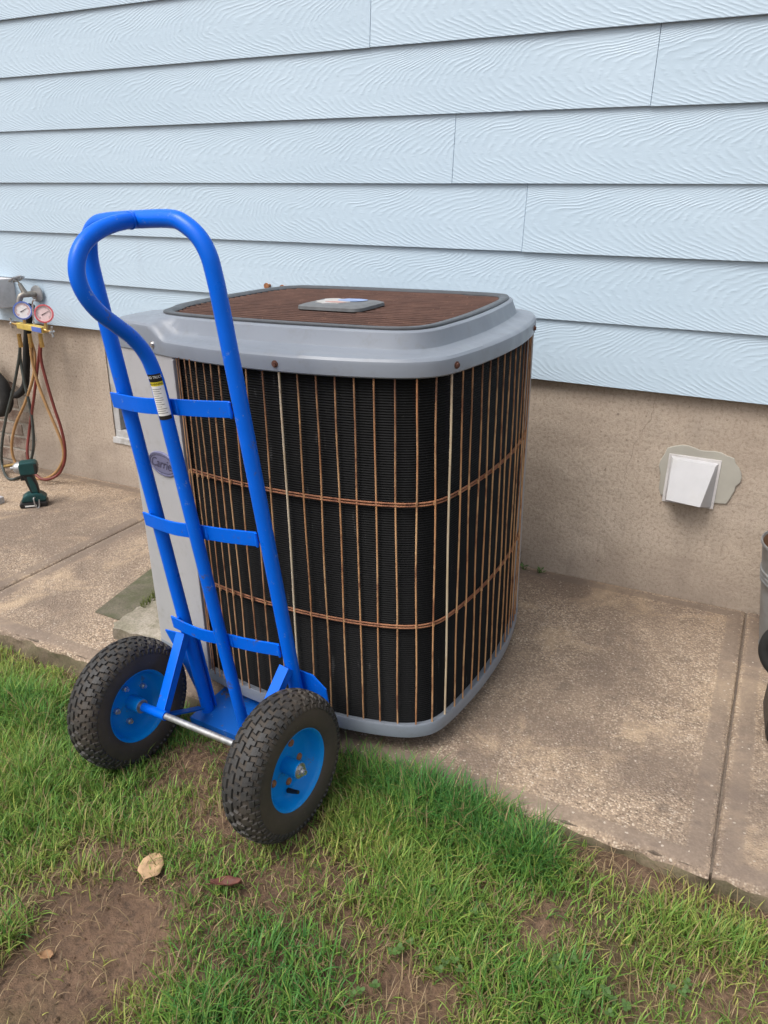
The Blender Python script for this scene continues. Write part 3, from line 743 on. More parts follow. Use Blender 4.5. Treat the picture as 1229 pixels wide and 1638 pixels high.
# far corner post
k = min(range(NT_), key=lambda k: abs(CEN[0]+RO[k]*math.cos(2*math.pi*k/NT_)-.222)+abs(CEN[1]+RO[k]*math.sin(2*math.pi*k/NT_)-.575))
b = MB(); kk = list(range(k, k+12)); q1 = [(CEN[0]+(RO[i]+.003)*math.cos(2*math.pi*i/NT_), CEN[1]+(RO[i]+.003)*math.sin(2*math.pi*i/NT_)) for i in kk]; q2 = [(CEN[0]+(RO[i]-.012)*math.cos(2*math.pi*i/NT_), CEN[1]+(RO[i]-.012)*math.sin(2*math.pi*i/NT_)) for i in kk]
b.prism(q1+q2[::-1], 2, .006, HT+.01); obj('corner_post', b, MAT['panel_grey'], unit, smooth=30)
# guard wires
WP = [(-0.38, -0.093), (-0.36, -0.097), (-0.345, -0.098), (-0.329, -0.0975), (-0.306, -0.1), (-0.284, -0.103), (-0.26, -0.105), (-0.225, -0.107), (-0.187, -0.108), (-0.147, -0.107), (-0.106, -0.106), (-0.063, -0.104), (-0.021, -0.101), (0.02, -0.096), (0.058, -0.088), (0.098, -0.079), (0.139, -0.068), (0.179, -0.052), (0.209, -0.026), (0.225, 0.012), (0.234, 0.051), (0.24, 0.09), (0.245, 0.135), (0.248, 0.176), (0.251, 0.215), (0.252, 0.258), (.252, .299), (.2515, .340), (.250, .381), (.246, .421), (.241, .461), (.236, .500), (.228, .540)]
WP = [(-.396, -.083)]+WP
wire_meshes = {}
def wiremesh(mat, var, r):
    key = (mat, var, r)
    if key not in wire_meshes:
        b = MB(); N = 16
        pts = [(.0011*math.sin(var*2.3+i*.55)*min(1, i/3, (N-i)/3), .0006*math.cos(var+i*.8), .006+(HT-.004)*i/N) for i in range(N+1)]
        b.tube(pts, r, 7); wire_meshes[key] = mesh('guard_wire', b, MAT[mat], 60)
    return wire_meshes[key]
for i, (x, y) in enumerate(WP):
    pale = i in (11, 20)
    d = Vector((x-CEN[0], y-CEN[1], 0)).normalized()
    obj('guard_wire', wiremesh('pale_wire' if pale else 'rusty_wire', i % 5, .0025 if pale else (.0016 if i < 6 else .0020)), None, unit, loc=(x+d.x*.001, y+d.y*.001, 0))
def band(h):
    ka = min(range(NT_), key=lambda k: (CEN[0]+RO[k]*math.cos(2*math.pi*k/NT_)+.40)**2+(CEN[1]+RO[k]*math.sin(2*math.pi*k/NT_)+.08)**2)
    seq = [(ka+i) % NT_ for i in range(0, 400) if i < 400]
    P = []
    for kx in seq:
        x, y = CEN[0]+(RO[kx]-.0045)*math.cos(2*math.pi*kx/NT_), CEN[1]+(RO[kx]-.0045)*math.sin(2*math.pi*kx/NT_)
        P.append((x, y))
        if y > .56: break
    b = MB()
    for dz in (-.0030, .0030): b.tube([(x, y, h+dz) for x, y in P], .0021, 7)
    bo = obj('band_wire', b, MAT['band_rust'], unit, smooth=60)
    b = MB()
    for x, y in WP:
        d = Vector((x-CEN[0], y-CEN[1], 0)).normalized()
        b.box((x, y, h), (.005, .005, .009), Matrix.Rotation(math.atan2(d.y, d.x), 3, 'Z'))
    obj('weld_spots', b, MAT['rusty_wire'], bo, bevel=.0015)['kind'] = 'stuff'
band(.562); band(.2705)
# top cover
def skirt():
    s_ = []
    a0 = math.atan2(-.01-CEN[1], -.60-CEN[0])
    for k in range(NT_):
        a = 2*math.pi*k/NT_; d = abs((a-a0+math.pi) % (2*math.pi)-math.pi)
        t = max(0., min(1., (.36-d)/.14)); t = t*t*(3-2*t); s_.append(.032+.030*t)
    return s_
SK = skirt()
H = lambda d: [HT+x+d for x in SK]
b = MB()
upper = offs(RR, .012)
b.rings([ringpts(offs(RO, -.010), HT-.002), ringpts(offs(RO, .004), HT-.003), ringpts(offs(RO, .0075), HT), ringpts(offs(RO, .0075), H(-.009)), ringpts(offs(RO, .006), H(-.003)), ringpts(offs(RO, .001), H(.002)), ringpts(offs(RO, -.007), H(.0045)), ringpts(offs(RO, -.018), H(.0065)), ringpts(mixr(offs(RO, -.018), offs(RR, .028), .75), H(.009)),
         ringpts(offs(RR, .0245), [max(HT+.046, HT+x+.0125) for x in SK]), ringpts(offs(RR, .0215), [max(HT+.052, HT+x+.0135) for x in SK]), ringpts(offs(RR, .0125), HT+.0760), ringpts(offs(RR, .0085), HT+.0790), ringpts(offs(RR, .004), HT+.080), ringpts(offs(RR, -.003), HT+.079), ringpts(offs(RR, -.006), HT+.060)])
cov = obj('top_cover', b, MAT['cover_grey'], unit, smooth=28)
b = MB(); b.rings([ringpts(offs(RR, .002), HT+.079), ringpts(offs(RR, .002), HT+.0835), ringpts(offs(RR, -.001), HT+.0855), ringpts(offs(RR, -.016), HT+.0850), ringpts(offs(RR, -.024), HT+.080), ringpts(offs(RR, -.026), HT+.062)])
obj('rim_trim', b, MAT['dark_plastic'], unit, smooth=35)
b = MB(); b.rings([ringpts(offs(RR, -.02), HT+.045)], cap1=True); obj('shade_disc', b, MAT['void'], unit)  # near-black disc stands in for the shade inside the unit
# rusty top grille
inner = [(CEN[0]+(r-.020)*math.cos(2*math.pi*k/NT_), CEN[1]+(r-.020)*math.sin(2*math.pi*k/NT_)) for k, r in enumerate(RR)]
def span(y):
    xs = []
    for i in range(NT_):
        (x1, y1), (x2, y2) = inner[i], inner[(i+1) % NT_]
        if (y1 > y) != (y2 > y): xs.append(x1+(x2-x1)*(y-y1)/(y2-y1))
    return (min(xs), max(xs)) if len(xs) > 1 else None
b = MB(); y = -.012
while y < .61:
    sp = span(y)
    if sp and sp[1]-sp[0] > .02:
        n_ = 9; b.tube([(sp[0]+(sp[1]-sp[0])*k/n_, y+random.uniform(-.0004, .0004), HT+.0765+random.uniform(-.0003, .0003)) for k in range(n_+1)], .0030, 8)
    y += .0245
gr_ = obj('top_grille', b, MAT['rust'], unit, smooth=60); gr_['kind'] = 'stuff'
b = MB()
for x in (-.42, -.19, .04):
    b.tube([(x, -.01, HT+.066), (x, .29, HT+.071), (x, .60, HT+.066)], .0045, 6)
obj('grille_support', b, MAT['rust'], unit)
# badge on the grille
def rrect(hx, hy, r, n=5):
    P = []
    for sx, sy, a0 in ((1, 1, 0), (-1, 1, 90), (-1, -1, 180), (1, -1, 270)):
        for k in range(n+1):
            a = math.radians(a0+90*k/n); P.append((sx*(hx-r)+r*math.cos(a), sy*(hy-r)+r*math.sin(a)))
    return P
BX, BY, BZ_ = -.160, .250, HT+.0805
b = MB(); b.rings([[(x+BX, y+BY, BZ_) for x, y in rrect(.088, .076, .026)], [(x+BX, y+BY, BZ_+.007) for x, y in rrect(.087, .075, .026)], [(x+BX, y+BY, BZ_+.0105) for x, y in rrect(.076, .064, .022)], [(x+BX, y+BY, BZ_+.011) for x, y in rrect(.066, .054, .02)]], True, True)
bd = obj('grille_badge', b, MAT['badge_grey'], unit, smooth=35)
def sticker(poly, z, mat, nm):
    b = MB(); b.prism(poly, 2, BZ_+z, BZ_+z+.0006); obj(nm, b, mat, bd)
def ragged(cx_, cy_, hx, hy, n=22, am=.2):
    return [(cx_+hx*math.cos(2*math.pi*k/n)*(1+random.uniform(-am, am)), cy_+hy*math.sin(2*math.pi*k/n)*(1+random.uniform(-am, am))) for k in range(n)]
sticker(ragged(BX-.022, BY+.010, .046, .048), .0112, MAT['torn_label'], 'torn_label')
sticker(ragged(BX+.012, BY+.036, .036, .026, 18, .15), .0120, MAT['blue_print'], 'blue_print')
sticker(ragged(BX-.010, BY-.012, .024, .010, 14, .3), .0120, MAT['red_print'], 'red_print')
# cover screws
def outl_at(x, y, off):
    a = math.atan2(y-CEN[1], x-CEN[0]) % (2*math.pi); k = int(round(a/(2*math.pi)*NT_)) % NT_; a = 2*math.pi*k/NT_
    return Vector((CEN[0]+(RO[k]+off)*math.cos(a), CEN[1]+(RO[k]+off)*math.sin(a), 0))
def normal_at(x, y):
    p = outl_at(x, y, 0); a = math.atan2(y-CEN[1], x-CEN[0]); q1 = outl_at(CEN[0]+math.cos(a+.06), CEN[1]+math.sin(a+.06), 0); q0 = outl_at(CEN[0]+math.cos(a-.06), CEN[1]+math.sin(a-.06), 0)
    t = (q1-q0).normalized(); return Vector((t.y, -t.x, 0))
for x, y, h, mt in ((-.105, -.11, .014, 'rust_dark'), (.232, .02, .014, 'rust_dark'), (-.475, -.058, .020, 'steel_bright'), (.232, .52, .014, 'rust_dark')):
    n_ = normal_at(x, y); p = outl_at(x, y, .0075)+Vector((0, 0, HT+h))
    b = MB(); b.cyl(p-n_*.004, p+n_*.0015, .0075, 14); b.cyl(p+n_*.0015, p+n_*.0055, .0048, 6); obj('screw', b, MAT[mt], cov, smooth=40)
# oval maker badge on the corner panel
AXI = ac.inverted()
d_ = AX.transposed() @ ray(262, 742); o_ = AXI @ Vector((0, 0, CAMZ))
best = None
for i in range(len(po)-1):
    A_, B_ = Vector((*po[i], 0)), Vector((*po[i+1], 0)); e = B_-A_; n_ = Vector((e.y, -e.x, 0)).normalized()
    if n_.dot(d_) > 0: n_ = -n_
    t = (A_-o_).dot(n_)/d_.dot(n_); P_ = o_+d_*t; s_ = (P_-A_).dot(e)/e.length_squared
    if -.1 <= s_ <= 1.1 and (best is None or t < best[0]): best = (t, P_, n_)
if best is None: best = (0, Vector((-.50, -.053, .59)), Vector((-.22, -.97, 0)))
_, BP, BN = best; BN = BN.normalized(); BT = Vector((0, 0, 1)).cross(BN).normalized()
if BT.x < 0: BT = -BT
BM = Matrix((BT, Vector((0, 0, 1)), BN)).transposed().to_4x4(); BM.translation = BP
b = MB(); ov = lambda rx, ry, z: [(rx*math.cos(2*math.pi*k/40), ry*math.sin(2*math.pi*k/40), z) for k in range(40)]
b.rings([ov(.062, .031, 0), ov(.062, .031, .003), ov(.060, .029, .005), ov(.057, .026, .005), ov(.0565, .0255, .0038)], True, True)
bg_ = obj('oval_badge', b, MAT['badge_plum'], unit, smooth=35); bg_.matrix_local = BM
tm = text_mesh('Carrier', .034, .35)
b = MB(); vs = [(x, y, .0046) for x, y, z in tm.v]; b.add(vs, tm.f); tl = obj('badge_lettering', b, MAT['badge_ink'], bg_, fix=False)
b = MB(); b.tube(ov(.053, .0225, .0040), .0009, 5, True); obj('badge_border', b, MAT['badge_ink'], bg_)

# ------------------------------------------------------------------ hand truck
TR = Matrix(((.99422386, .07727476, -.07448179), (-.08557414, .98960558, -.11557619), (.06477648, .12128232, .9905022)))
WRAD = .1594
TO = Vector((-.9925584, 1.07464452, CAMZ-1.10760329))
tm4 = TR.to_4x4(); tm4.translation = TO + TR @ Vector((0, 0, -WRAD))
truck = empty('hand_truck', tm4)
tag(truck, 'bright blue steel hand truck with two knobbly black tyres parked on the grass', 'hand truck')
UP = (0, 0, WRAD)
def tpart(name, mb, mat, par=None, **k):
    return obj(name, mb, mat, par or truck, loc=None if par else UP, **k)
EY = .155; A = .161
loop = [(-A, EY, -.118), (-A, EY, .2), (-A, EY, .6), (-A, EY, .90), (-.1605, EY, .98), (-.156, EY, 1.015), (-.143, EY, 1.045), (-.120, EY, 1.063), (-.088, EY, 1.0695), (0, EY, 1.0695), (.085, EY, 1.0665), (.117, EY, 1.055), (.143, EY, 1.033), (.157, EY, 1.003), (.161, EY, .965), (.1625, EY, .90), (.163, EY, .6), (.163, EY, .2), (.163, EY, -.118)]
b = MB(); b.tube(catmull(loop, 6), .0157, 18); tpart('outer_frame', b, MAT['blue_paint'], smooth=60)
hand = [(0, .122, -.112), (0, .118, .10), (0, .115, .40), (0, .113, .65), (0, .112, .76), (0, .109, .80), (0, .100, .838), (0, .080, .873), (0, .053, .902), (0, .022, .934), (0, .004, .965), (-.001, -.001, .995), (-.001, .007, 1.024), (-.001, .028, 1.047), (0, .061, 1.062), (0, .105, 1.0695), (0, .152, 1.0700)]
b = MB(); b.tube(catmull(hand, 7), .0142, 18); cb_ = tpart('centre_bar', b, MAT['blue_paint'], smooth=60)
b = MB(); ringp = [Vector((0, .1365, 1.070))+Vector((.0147*math.cos(a), 0, .0147*math.sin(a))) for a in [2*math.pi*k/20 for k in range(20)]]; b.tube(ringp, .0014, 6, True); obj('weld_bead', b, MAT['blue_paint'], cb_, smooth=60)
def crossbar(z, lift=0.):
    xs = [-.178+.321*k/20 for k in range(21)]
    pts = []; td = []
    for x in xs:
        u = (x+.178)/.321; y = .1335-.018*math.sin(math.pi*u)**1.0*(1 if u < .5 else .55)-.0*u+.014*u*u
        if abs(x) < .03: y = max(y, .1325)
        pts.append((x, y, z))
    # smooth the path
    for _ in range(4): pts = [pts[0]]+[(pts[i][0], (pts[i-1][1]+pts[i][1]+pts[i+1][1])/3, z) for i in range(1, len(pts)-1)]+[pts[-1]]
    b = MB(); b.ribbon(pts, (0, 0, 1), .033, (0, 1, 0), .0045)
    cbr = tpart('crossbar', b, MAT['blue_paint'], bevel=.0012)
    for x, y in ((.144, .1440), (-.158, .1352), (.0165, .130)):
        w_ = MB(); w_.tube([(x, y, z-.016), (x+.001, y-.001, z-.006), (x, y, z+.004), (x+.001, y, z+.016)], [.003, .0045, .0035, .003], 7)
        obj('weld_bead', w_, MAT['blue_paint'], cbr, smooth=60)
for z in (.7245, .445, .1655): crossbar(z)
# toe plate, ears
b = MB(); b.prism([(.112, -.118), (.345, -.120), (.345, -.126), (.118, -.126), (.118, -.150), (.112, -.150)], 0, -.185, .185); tpart('toe_plate', b, MAT['plate_blue'], bevel=.0015)
b = MB(); b.prism([(-.273, .088), (-.250, .030), (-.232, -.02), (-.205, -.118), (-.150, -.118), (-.150, .098)], 1, .174, .178); tpart('side_ear', b, MAT['blue_paint'], bevel=.0008)
b = MB(); b.prism([(.150, .098), (.201, .094), (.233, .064), (.234, -.118), (.150, -.118)], 1, .174, .178); tpart('side_ear', b, MAT['blue_paint'], bevel=.0008)
# braces and axle
b = MB(); b.tube([(-.245, 0, 0), (.285, 0, 0)], .0078, 14); tpart('axle', b, MAT['galvanised'], smooth=60)
for s_ in (-1, 1):
    b = MB(); b.tube([(s_*.192, 0, 0), (s_*.116, 0, 0)], .0112, 14); tpart('axle_sleeve', b, MAT['blue_paint'], smooth=60)
    p0 = Vector((s_*.161, .134, .135)); p1 = Vector((s_*.138, .004, .004))
    d_ = (p1-p0).normalized(); sd_ = Vector((1, 0, 0)); sd_ = (sd_-d_*sd_.dot(d_)).normalized(); nn = d_.cross(sd_)
    b = MB(); b.ribbon([p0, p1], sd_, .027, nn, .004); b.ribbon([p0+sd_*.0115-nn*.010, p1+sd_*.0115-nn*.008], nn, .020, sd_, .004)
    tpart('brace', b, MAT['blue_paint'], bevel=.001)
    b = MB(); b.ribbon([(s_*.128, .006, -.006), (s_*.15, .128, -.088)], (1, 0, 0), .022, (0, .5, .8), .004); tpart('lower_strut', b, MAT['plate_blue'], bevel=.001)
# sticker on the centre bar
camL = TR.transposed() @ (Vector((0, 0, CAMZ))-TO)
HC = catmull(hand, 7)
def cz(z):
    for p, q in zip(HC[:-1], HC[1:]):
        if p.z <= z <= q.z: return p.y+(q.y-p.y)*(z-p.z)/(q.z-p.z)
    return HC[0].y
phi0 = math.atan2(camL.y-.113, camL.x)-.18
def patch(z0, z1, a0, a1, rad, nz=8, na=14):
    vs = []; 
    for i in range(nz+1):
        z = z0+(z1-z0)*i/nz
        for k in range(na+1):
            a = phi0+a0+(a1-a0)*k/na; vs.append((rad*math.cos(a), cz(z)+rad*math.sin(a), z))
    return vs, [(i*(na+1)+k, i*(na+1)+k+1, (i+1)*(na+1)+k+1, (i+1)*(na+1)+k) for i in range(nz) for k in range(na)]
lab = MB(); WA = .95
zs = [.708, .716, .776, .784, .800]
for i, (za, zb) in enumerate(zip(zs[:-1], zs[1:])):
    lab.cur = [1, 0, 2, 1][i]; lab.add(*patch(za, zb, -WA, WA, .0148))
me_ = bpy.data.meshes.new('warning_label'); me_.from_pydata(lab.v, [], lab.f)
for n_ in ('white_label', 'black_print', 'yellow_print'): me_.materials.append(MAT[n_])
me_.polygons.foreach_set('material_index', lab.mi); me_.polygons.foreach_set('use_smooth', [True]*len(me_.polygons))
lb = obj('warning_label', me_, None, cb_); lb['label'] = 'white paper label with black heading and yellow stripe'
def wraptext(txt, size, zc, mat, rad=.0152, sx=1.0, dx=0.):
    t_ = text_mesh(txt, size); b = MB()
    b.add([(rad*math.cos(phi0+(x*sx+dx)/rad), cz(zc)+rad*math.sin(phi0+(x*sx+dx)/rad), zc+y) for x, y, z in t_.v], t_.f)
    obj('label_print', b, mat, lb, fix=False)
wraptext('HAND TRUCK', .0072, .7935, MAT['white_label'], sx=.80, dx=-.003)
wraptext('WARNING', .0060, .780, MAT['black_print'])
lines = MB()
for k in range(12):
    z = .770-k*.0044; wl_ = random.uniform(.35, .75)
    lines.add(*patch(z-.0006, z+.0006, -.8, -.8+wl_*1.9, .0151, 1, 8))
obj('label_print', lines, MAT['grey_print'], lb, fix=False)
# wheels
def tyre_prof():
    P = []
    for k in range(25):
        a = math.radians(-118+236*k/24)           # 0 = crown
        x = .0450*math.copysign(abs(math.sin(a))**.80, math.sin(a)); r = .1145+.0400*math.copysign(abs(math.cos(a))**.72, math.cos(a))
        P.append((x, r))
    P = [(-.034, .084)]+P+[(.034, .084)]
    return P
TP = tyre_prof()
def tyre_r(x):
    s_ = min(1, abs(x)/.0450); a = math.asin(s_**(1/.80)); return .1145+.0400*math.cos(a)**.72
def make_wheel(sx, spin):
    e = empty('wheel', Matrix.Translation((sx*.239, 0, WRAD)) @ Matrix.Rotation(spin, 4, 'X'), truck)
    b = MB(); b.lathe(TP, 72, 0, True); ty = obj('tyre', b, MAT['rubber'], e, smooth=50)
    # tread blocks
    b = MB(); N = 33
    def block(xa, xb, t0, t1, hgt, skew=0.):
        nx2, nt2 = 2, 2; lo = []; hi = []
        for j in range(nt2+1):
            for i in range(nx2+1):
                fx, ft = i/nx2, j/nt2
                x = xa+(xb-xa)*fx; th = t0+(t1-t0)*ft+skew*fx
                r = tyre_r(x)-.001; lo.append((x, r*math.cos(th), r*math.sin(th)))
                fx2, ft2 = .12+.76*fx, .10+.80*ft
                x2 = xa+(xb-xa)*fx2; th2 = t0+(t1-t0)*ft2+skew*fx2
                rr_ = tyre_r(x2); 
                g_ = .002; slope = (tyre_r(min(.0446, abs(x2)+g_))-tyre_r(max(0, abs(x2)-g_)))/(2*g_)*math.copysign(1, x2)
                nl = math.hypot(1, slope); nxn, nrn = -slope/nl, 1/nl
                x3, r3 = x2+nxn*hgt, rr_+nrn*hgt
                hi.append((x3, r3*math.cos(th2), r3*math.sin(th2)))
        n3 = nx2+1; vs = lo+hi; K = len(lo)
        fs = [(K+j*n3+i, K+j*n3+i+1, K+(j+1)*n3+i+1, K+(j+1)*n3+i) for j in range(nt2) for i in range(nx2)]
        per = [0, 1, 2, 5, 8, 7, 6, 3]
        fs += [(per[k], per[(k+1) % 8], K+per[(k+1) % 8], K+per[k]) for k in range(8)]
        b.add(vs, fs)
    st = 2*math.pi/N
    for k in range(N):
        t = k*st
        for s_ in (-1, 1):
            o2 = st*.5 if s_ > 0 else 0
            block(s_*.0012, s_*.0125, t+o2, t+o2+st*.78, .0044, s_*.02)                  # centre
            block(s_*.0085, s_*.0205, t+o2+st*.20, t+o2+st*.55, .0044)                  # its tooth
            block(s_*.0170, s_*.0300, t+o2+st*.52, t+o2+st*1.22, .0042, -s_*.02)         # second row
            block(s_*.0270, s_*.0360, t+o2+st*.70, t+o2+st*1.02, .0040)
            block(s_*.0315, s_*.0400, t+o2+st*.05, t+o2+st*.62, .0038)                   # shoulder
            block(s_*.0397, s_*.0438, t+o2+st*.10, t+o2+st*.36, .0036)
            block(s_*.0397, s_*.0438, t+o2+st*.56, t+o2+st*.82, .0036)
    tr_ = obj('tread', b, MAT['tread'], e); tr_['kind'] = 'stuff'
    # rim
    prof = []
    half = [(.0375, .0905), (.0385, .0875), (.0365, .0845), (.028, .0810), (.012, .0770), (.0045, .0700), (.0020, .0640), (.0020, .0500), (.0025, .0150)]
    prof = [(x, r) for x, r in half]+[(-x, r) for x, r in half[::-1]]
    b = MB(); b.lathe(prof, 56); obj('rim', b, MAT['rim_blue'], e, smooth=40)
    b = MB(); b.lathe([(-.044, .0085), (-.044, .0165), (-.042, .0180), (.040, .0180), (.042, .0165), (.042, .0085)], 28); obj('hub', b, MAT['rim_blue'], e, smooth=35)
    for s_ in (-1, 1):
        b = MB(); b.lathe([(s_*.0422, .0085), (s_*.0428, .0165), (s_*.0405, .0170)], 24); obj('bearing_cap', b, MAT['galvanised'], e, smooth=35)
    out_ = sx
    b = MB(); b.cyl((out_*.040, 0, 0), (out_*.050, 0, 0), .0105, 6); b.cyl((out_*.05, 0, 0), (out_*.056, 0, 0), .0055, 12); b.cyl((out_*.0425, 0, 0), (out_*.0435, 0, 0), .0135, 20); obj('axle_nut', b, MAT['steel_bright'], e, smooth=35)
    for k in range(5):
        a = 2*math.pi*k/5+.3; y, z = .046*math.cos(a), .046*math.sin(a)
        b = MB(); b.cyl((out_*-.002, y, z), (out_*-.0105, y, z), .0072, 6); b.cyl((out_*-.0105, y, z), (out_*-.0165, y, z), .0042, 10); obj('bolt', b, MAT['steel_bright'], e, smooth=35)
        b = MB(); b.lathe([(out_*.0025, .0085), (out_*.0055, .0075), (out_*.0075, .004), (out_*.0078, 0)], 12)
        b.v = [(x, yy+y, zz+z) for x, yy, zz in b.v]; obj('bolt', b, MAT['rust_bolt'], e, smooth=50)
    a = -1.75-spin; y, z = .062*math.cos(a), .062*math.sin(a)
    b = MB(); b.tube([(out_*.006, y, z), (out_*.020, y*.96, z*.96), (out_*.034, y*.90, z*.90)], [.0058, .0048, .0040], 12); obj('valve_stem', b, MAT['black_plastic'], e, smooth=40)
make_wheel(-1, .15); make_wheel(1, .62)

# ------------------------------------------------------------------ drum and case at the right
bk_ = empty('metal_drum', Matrix.Translation((.226, 2.24, pave_z(.22, 2.24))) @ Matrix.Diagonal((1, 1, .92, 1))); tag(bk_, 'galvanised metal can with ribbed sides and rusty inside against the foundation', 'metal can')
def dr_(z): return .104+.05*z/.36
b = MB(); b.lathe([(.0, .0), (.0, .098), (.006, .106), (.014, .104)]+[(z, dr_(z)+(.0035 if any(abs(z-q) < .005 for q in (.235, .250, .265)) else 0)) for z in (.04, .12, .20, .227, .231, .235, .239, .2425, .246, .250, .254, .2575, .261, .265, .269, .273, .31, .352)], 56, 2); obj('body', b, MAT['drum_grey'], bk_, smooth=40)
b = MB(); b.lathe([(.352, dr_(.352)-.002), (.20, dr_(.2)-.003), (.05, .105), (.05, 0)], 56, 2); obj('lining', b, MAT['drum_inside'], bk_, smooth=40)
b = MB(); b.lathe([(.349, .153), (.353, .1575), (.359, .1565), (.360, .1535), (.353, .1505)], 56, 2, True); obj('rim_bead', b, MAT['drum_grey'], bk_, smooth=40)
cs = empty('tool_case', Matrix.Translation((.262, 1.83, pave_z(.26, 1.8))) @ Matrix.Rotation(math.radians(4), 4, 'Z')); tag(cs, 'black case with a curved tubular handle on the concrete in front of the metal can', 'tool case')
b = MB(); b.box((.02, 0, .085), (.27, .17, .15)); obj('body', b, MAT['black_plastic'], cs, bevel=.02)
b = MB(); b.tube(catmull([(-.085, -.01, .15), (-.115, -.01, .165), (-.140, -.005, .19), (-.150, 0, .225), (-.138, .005, .262), (-.10, .01, .275), (-.02, .01, .28), (.06, 0, .275), (.10, -.01, .25), (.11, -.01, .15)], 6), .0125, 12); obj('handle', b, MAT['black_foam'], cs, smooth=60)
for sx in (-1, 1):
    b = MB(); b.box((sx*.10+.02, 0, .006), (.03, .15, .012)); obj('foot', b, MAT['black_foam'], cs, bevel=.003)

# ------------------------------------------------------------------ fallen leaves
def leaf(px, zoff, size, mat, rot, label, shape='wide', curl=.25, tiltx=0., group=None):
    p = on_z(px, -.03)
    for _ in range(3): p = on_z(px, float(lawn_z(p.x, p.y))+zoff)
    N = 9; vs = []; 
    for i in range(N+1):
        u = i/N
        wv = float(np.interp(u, [0, .08, .2, .45, .7, .88, 1], [.03, .12, .30, .36, .31, .24, .05]))*(1. if shape == 'wide' else .6)*(1+.07*math.sin(u*17+size*900))
        for k, f in enumerate((-1, -.5, 0, .5, 1)):
            vs.append(((u-.5)*size, f*wv*size, curl*size*(abs(f)*.22+f*f*.2+.5*(u-.5)**2+.08*math.sin(u*9+f*3))+random.uniform(-.001, .001)))
    for i in (0, N):
        pass
    b = MB(); b.add(vs, [(i*5+k, i*5+k+1, (i+1)*5+k+1, (i+1)*5+k) for i in range(N) for k in range(4)])
    b.tube([(-.5*size, 0, .125*curl*size), (-.66*size, .02*size, .1*curl*size)], .0012, 5)
    lo = obj('fallen_leaf', b, mat, smooth=60, fix=False)
    lo.matrix_world = Matrix.Translation(p) @ Matrix.Rotation(rot, 4, 'Z') @ Matrix.Rotation(tiltx, 4, 'X')
    md = lo.modifiers.new('s', 'SOLIDIFY'); md.thickness = .0008
    return tag(lo, label, 'leaf')
leaf((242, 1387), .015, .066, MAT['leaf_tan'], 1.9, 'broad tan fallen leaf lying flat on the worn grass', 'wide', .12, .15)
leaf((362, 1416), .022, .06, MAT['leaf_red'], .5, 'dark reddish brown curled leaf half buried in the grass', 'narrow', .4, -.2)
leaf((820, 1314), .018, .055, MAT['leaf_brown'], -.1, 'brown fallen leaf lying along the pavement edge', 'narrow', .35)
leaf((868, 1333), .022, .036, MAT['leaf_tan'], 1.5, 'small tan leaf standing up against the pavement edge', 'wide', .3, .6)
leaf((75, 1530), .006, .026, MAT['leaf_brown'], .4, 'small grey brown leaf scrap on the bare soil', 'wide', .5)
leaf((668, 1197), .03, .03, MAT['leaf_brown'], .2, 'tiny dry leaf under the corner of the air conditioner', 'narrow', .4)

# ------------------------------------------------------------------ grass
def wn(x, y, s, seed):
    r = np.random.default_rng(seed); v = np.zeros_like(x)
    for k in range(6):
        a = r.uniform(0, 6.28); f = s*r.uniform(.6, 1.7); v += np.sin(f*(x*np.cos(a)+y*np.sin(a))+r.uniform(0, 6.28))
    return v/6
def gp(px):
    p = on_z(px, -.05)
    for _ in range(2): p = on_z(px, float(lawn_z(p.x, p.y)))
    return p.x, p.y
bare = []   # (x, y, radius x, radius y, strength)
for px, rx, ry, st in (((150, 1490), .17, .12, 1.2), ((60, 1590), .14, .10, 1.1), ((220, 1440), .09, .07, .9), ((180, 1370), .09, .045, .8), ((330, 1300), .10, .06, .75), ((300, 1240), .12, .07, .6), ((380, 1260), .10, .05, .6),
                       ((540, 1390), .07, .04, .6), ((560, 1490), .08, .05, .55), ((650, 1600), .10, .055, 1.0), ((1000, 1400), .14, .05, .8), ((1080, 1410), .14, .04, .8), ((920, 1370), .09, .04, .6),
                       ((1180, 1590), .12, .06, .8), ((870, 1500), .07, .05, .5), ((1010, 1590), .08, .05, .6), ((830, 1330), .07, .025, .9), ((440, 1420), .06, .05, .5)):
    bare.append((*gp(px), rx, ry, st))
lush = []
for px, rx, ry, st in (((700, 1290), .26, .14, 1.), ((600, 1250), .14, .09, .9), ((830, 1370), .12, .07, .9), ((60, 1270), .25, .20, .55), ((30, 1140), .22, .10, .6), ((480, 1560), .14, .09, .35), ((900, 1600), .2, .1, .35), ((1130, 1520), .18, .09, .35), ((640, 1420), .2, .08, .4), ((20, 1500), .05, .1, .6), ((330, 1640), .09, .08, .4), ((580, 1330), .1, .08, .5)):
    lush.append((*gp(px), rx, ry, st))
def field(x, y, L):
    v = np.zeros_like(x)
    for cx_, cy_, rx, ry, st in L: v = np.maximum(v, st*np.exp(-(((x-cx_)/rx)**2+((y-cy_)/ry)**2)))
    return v
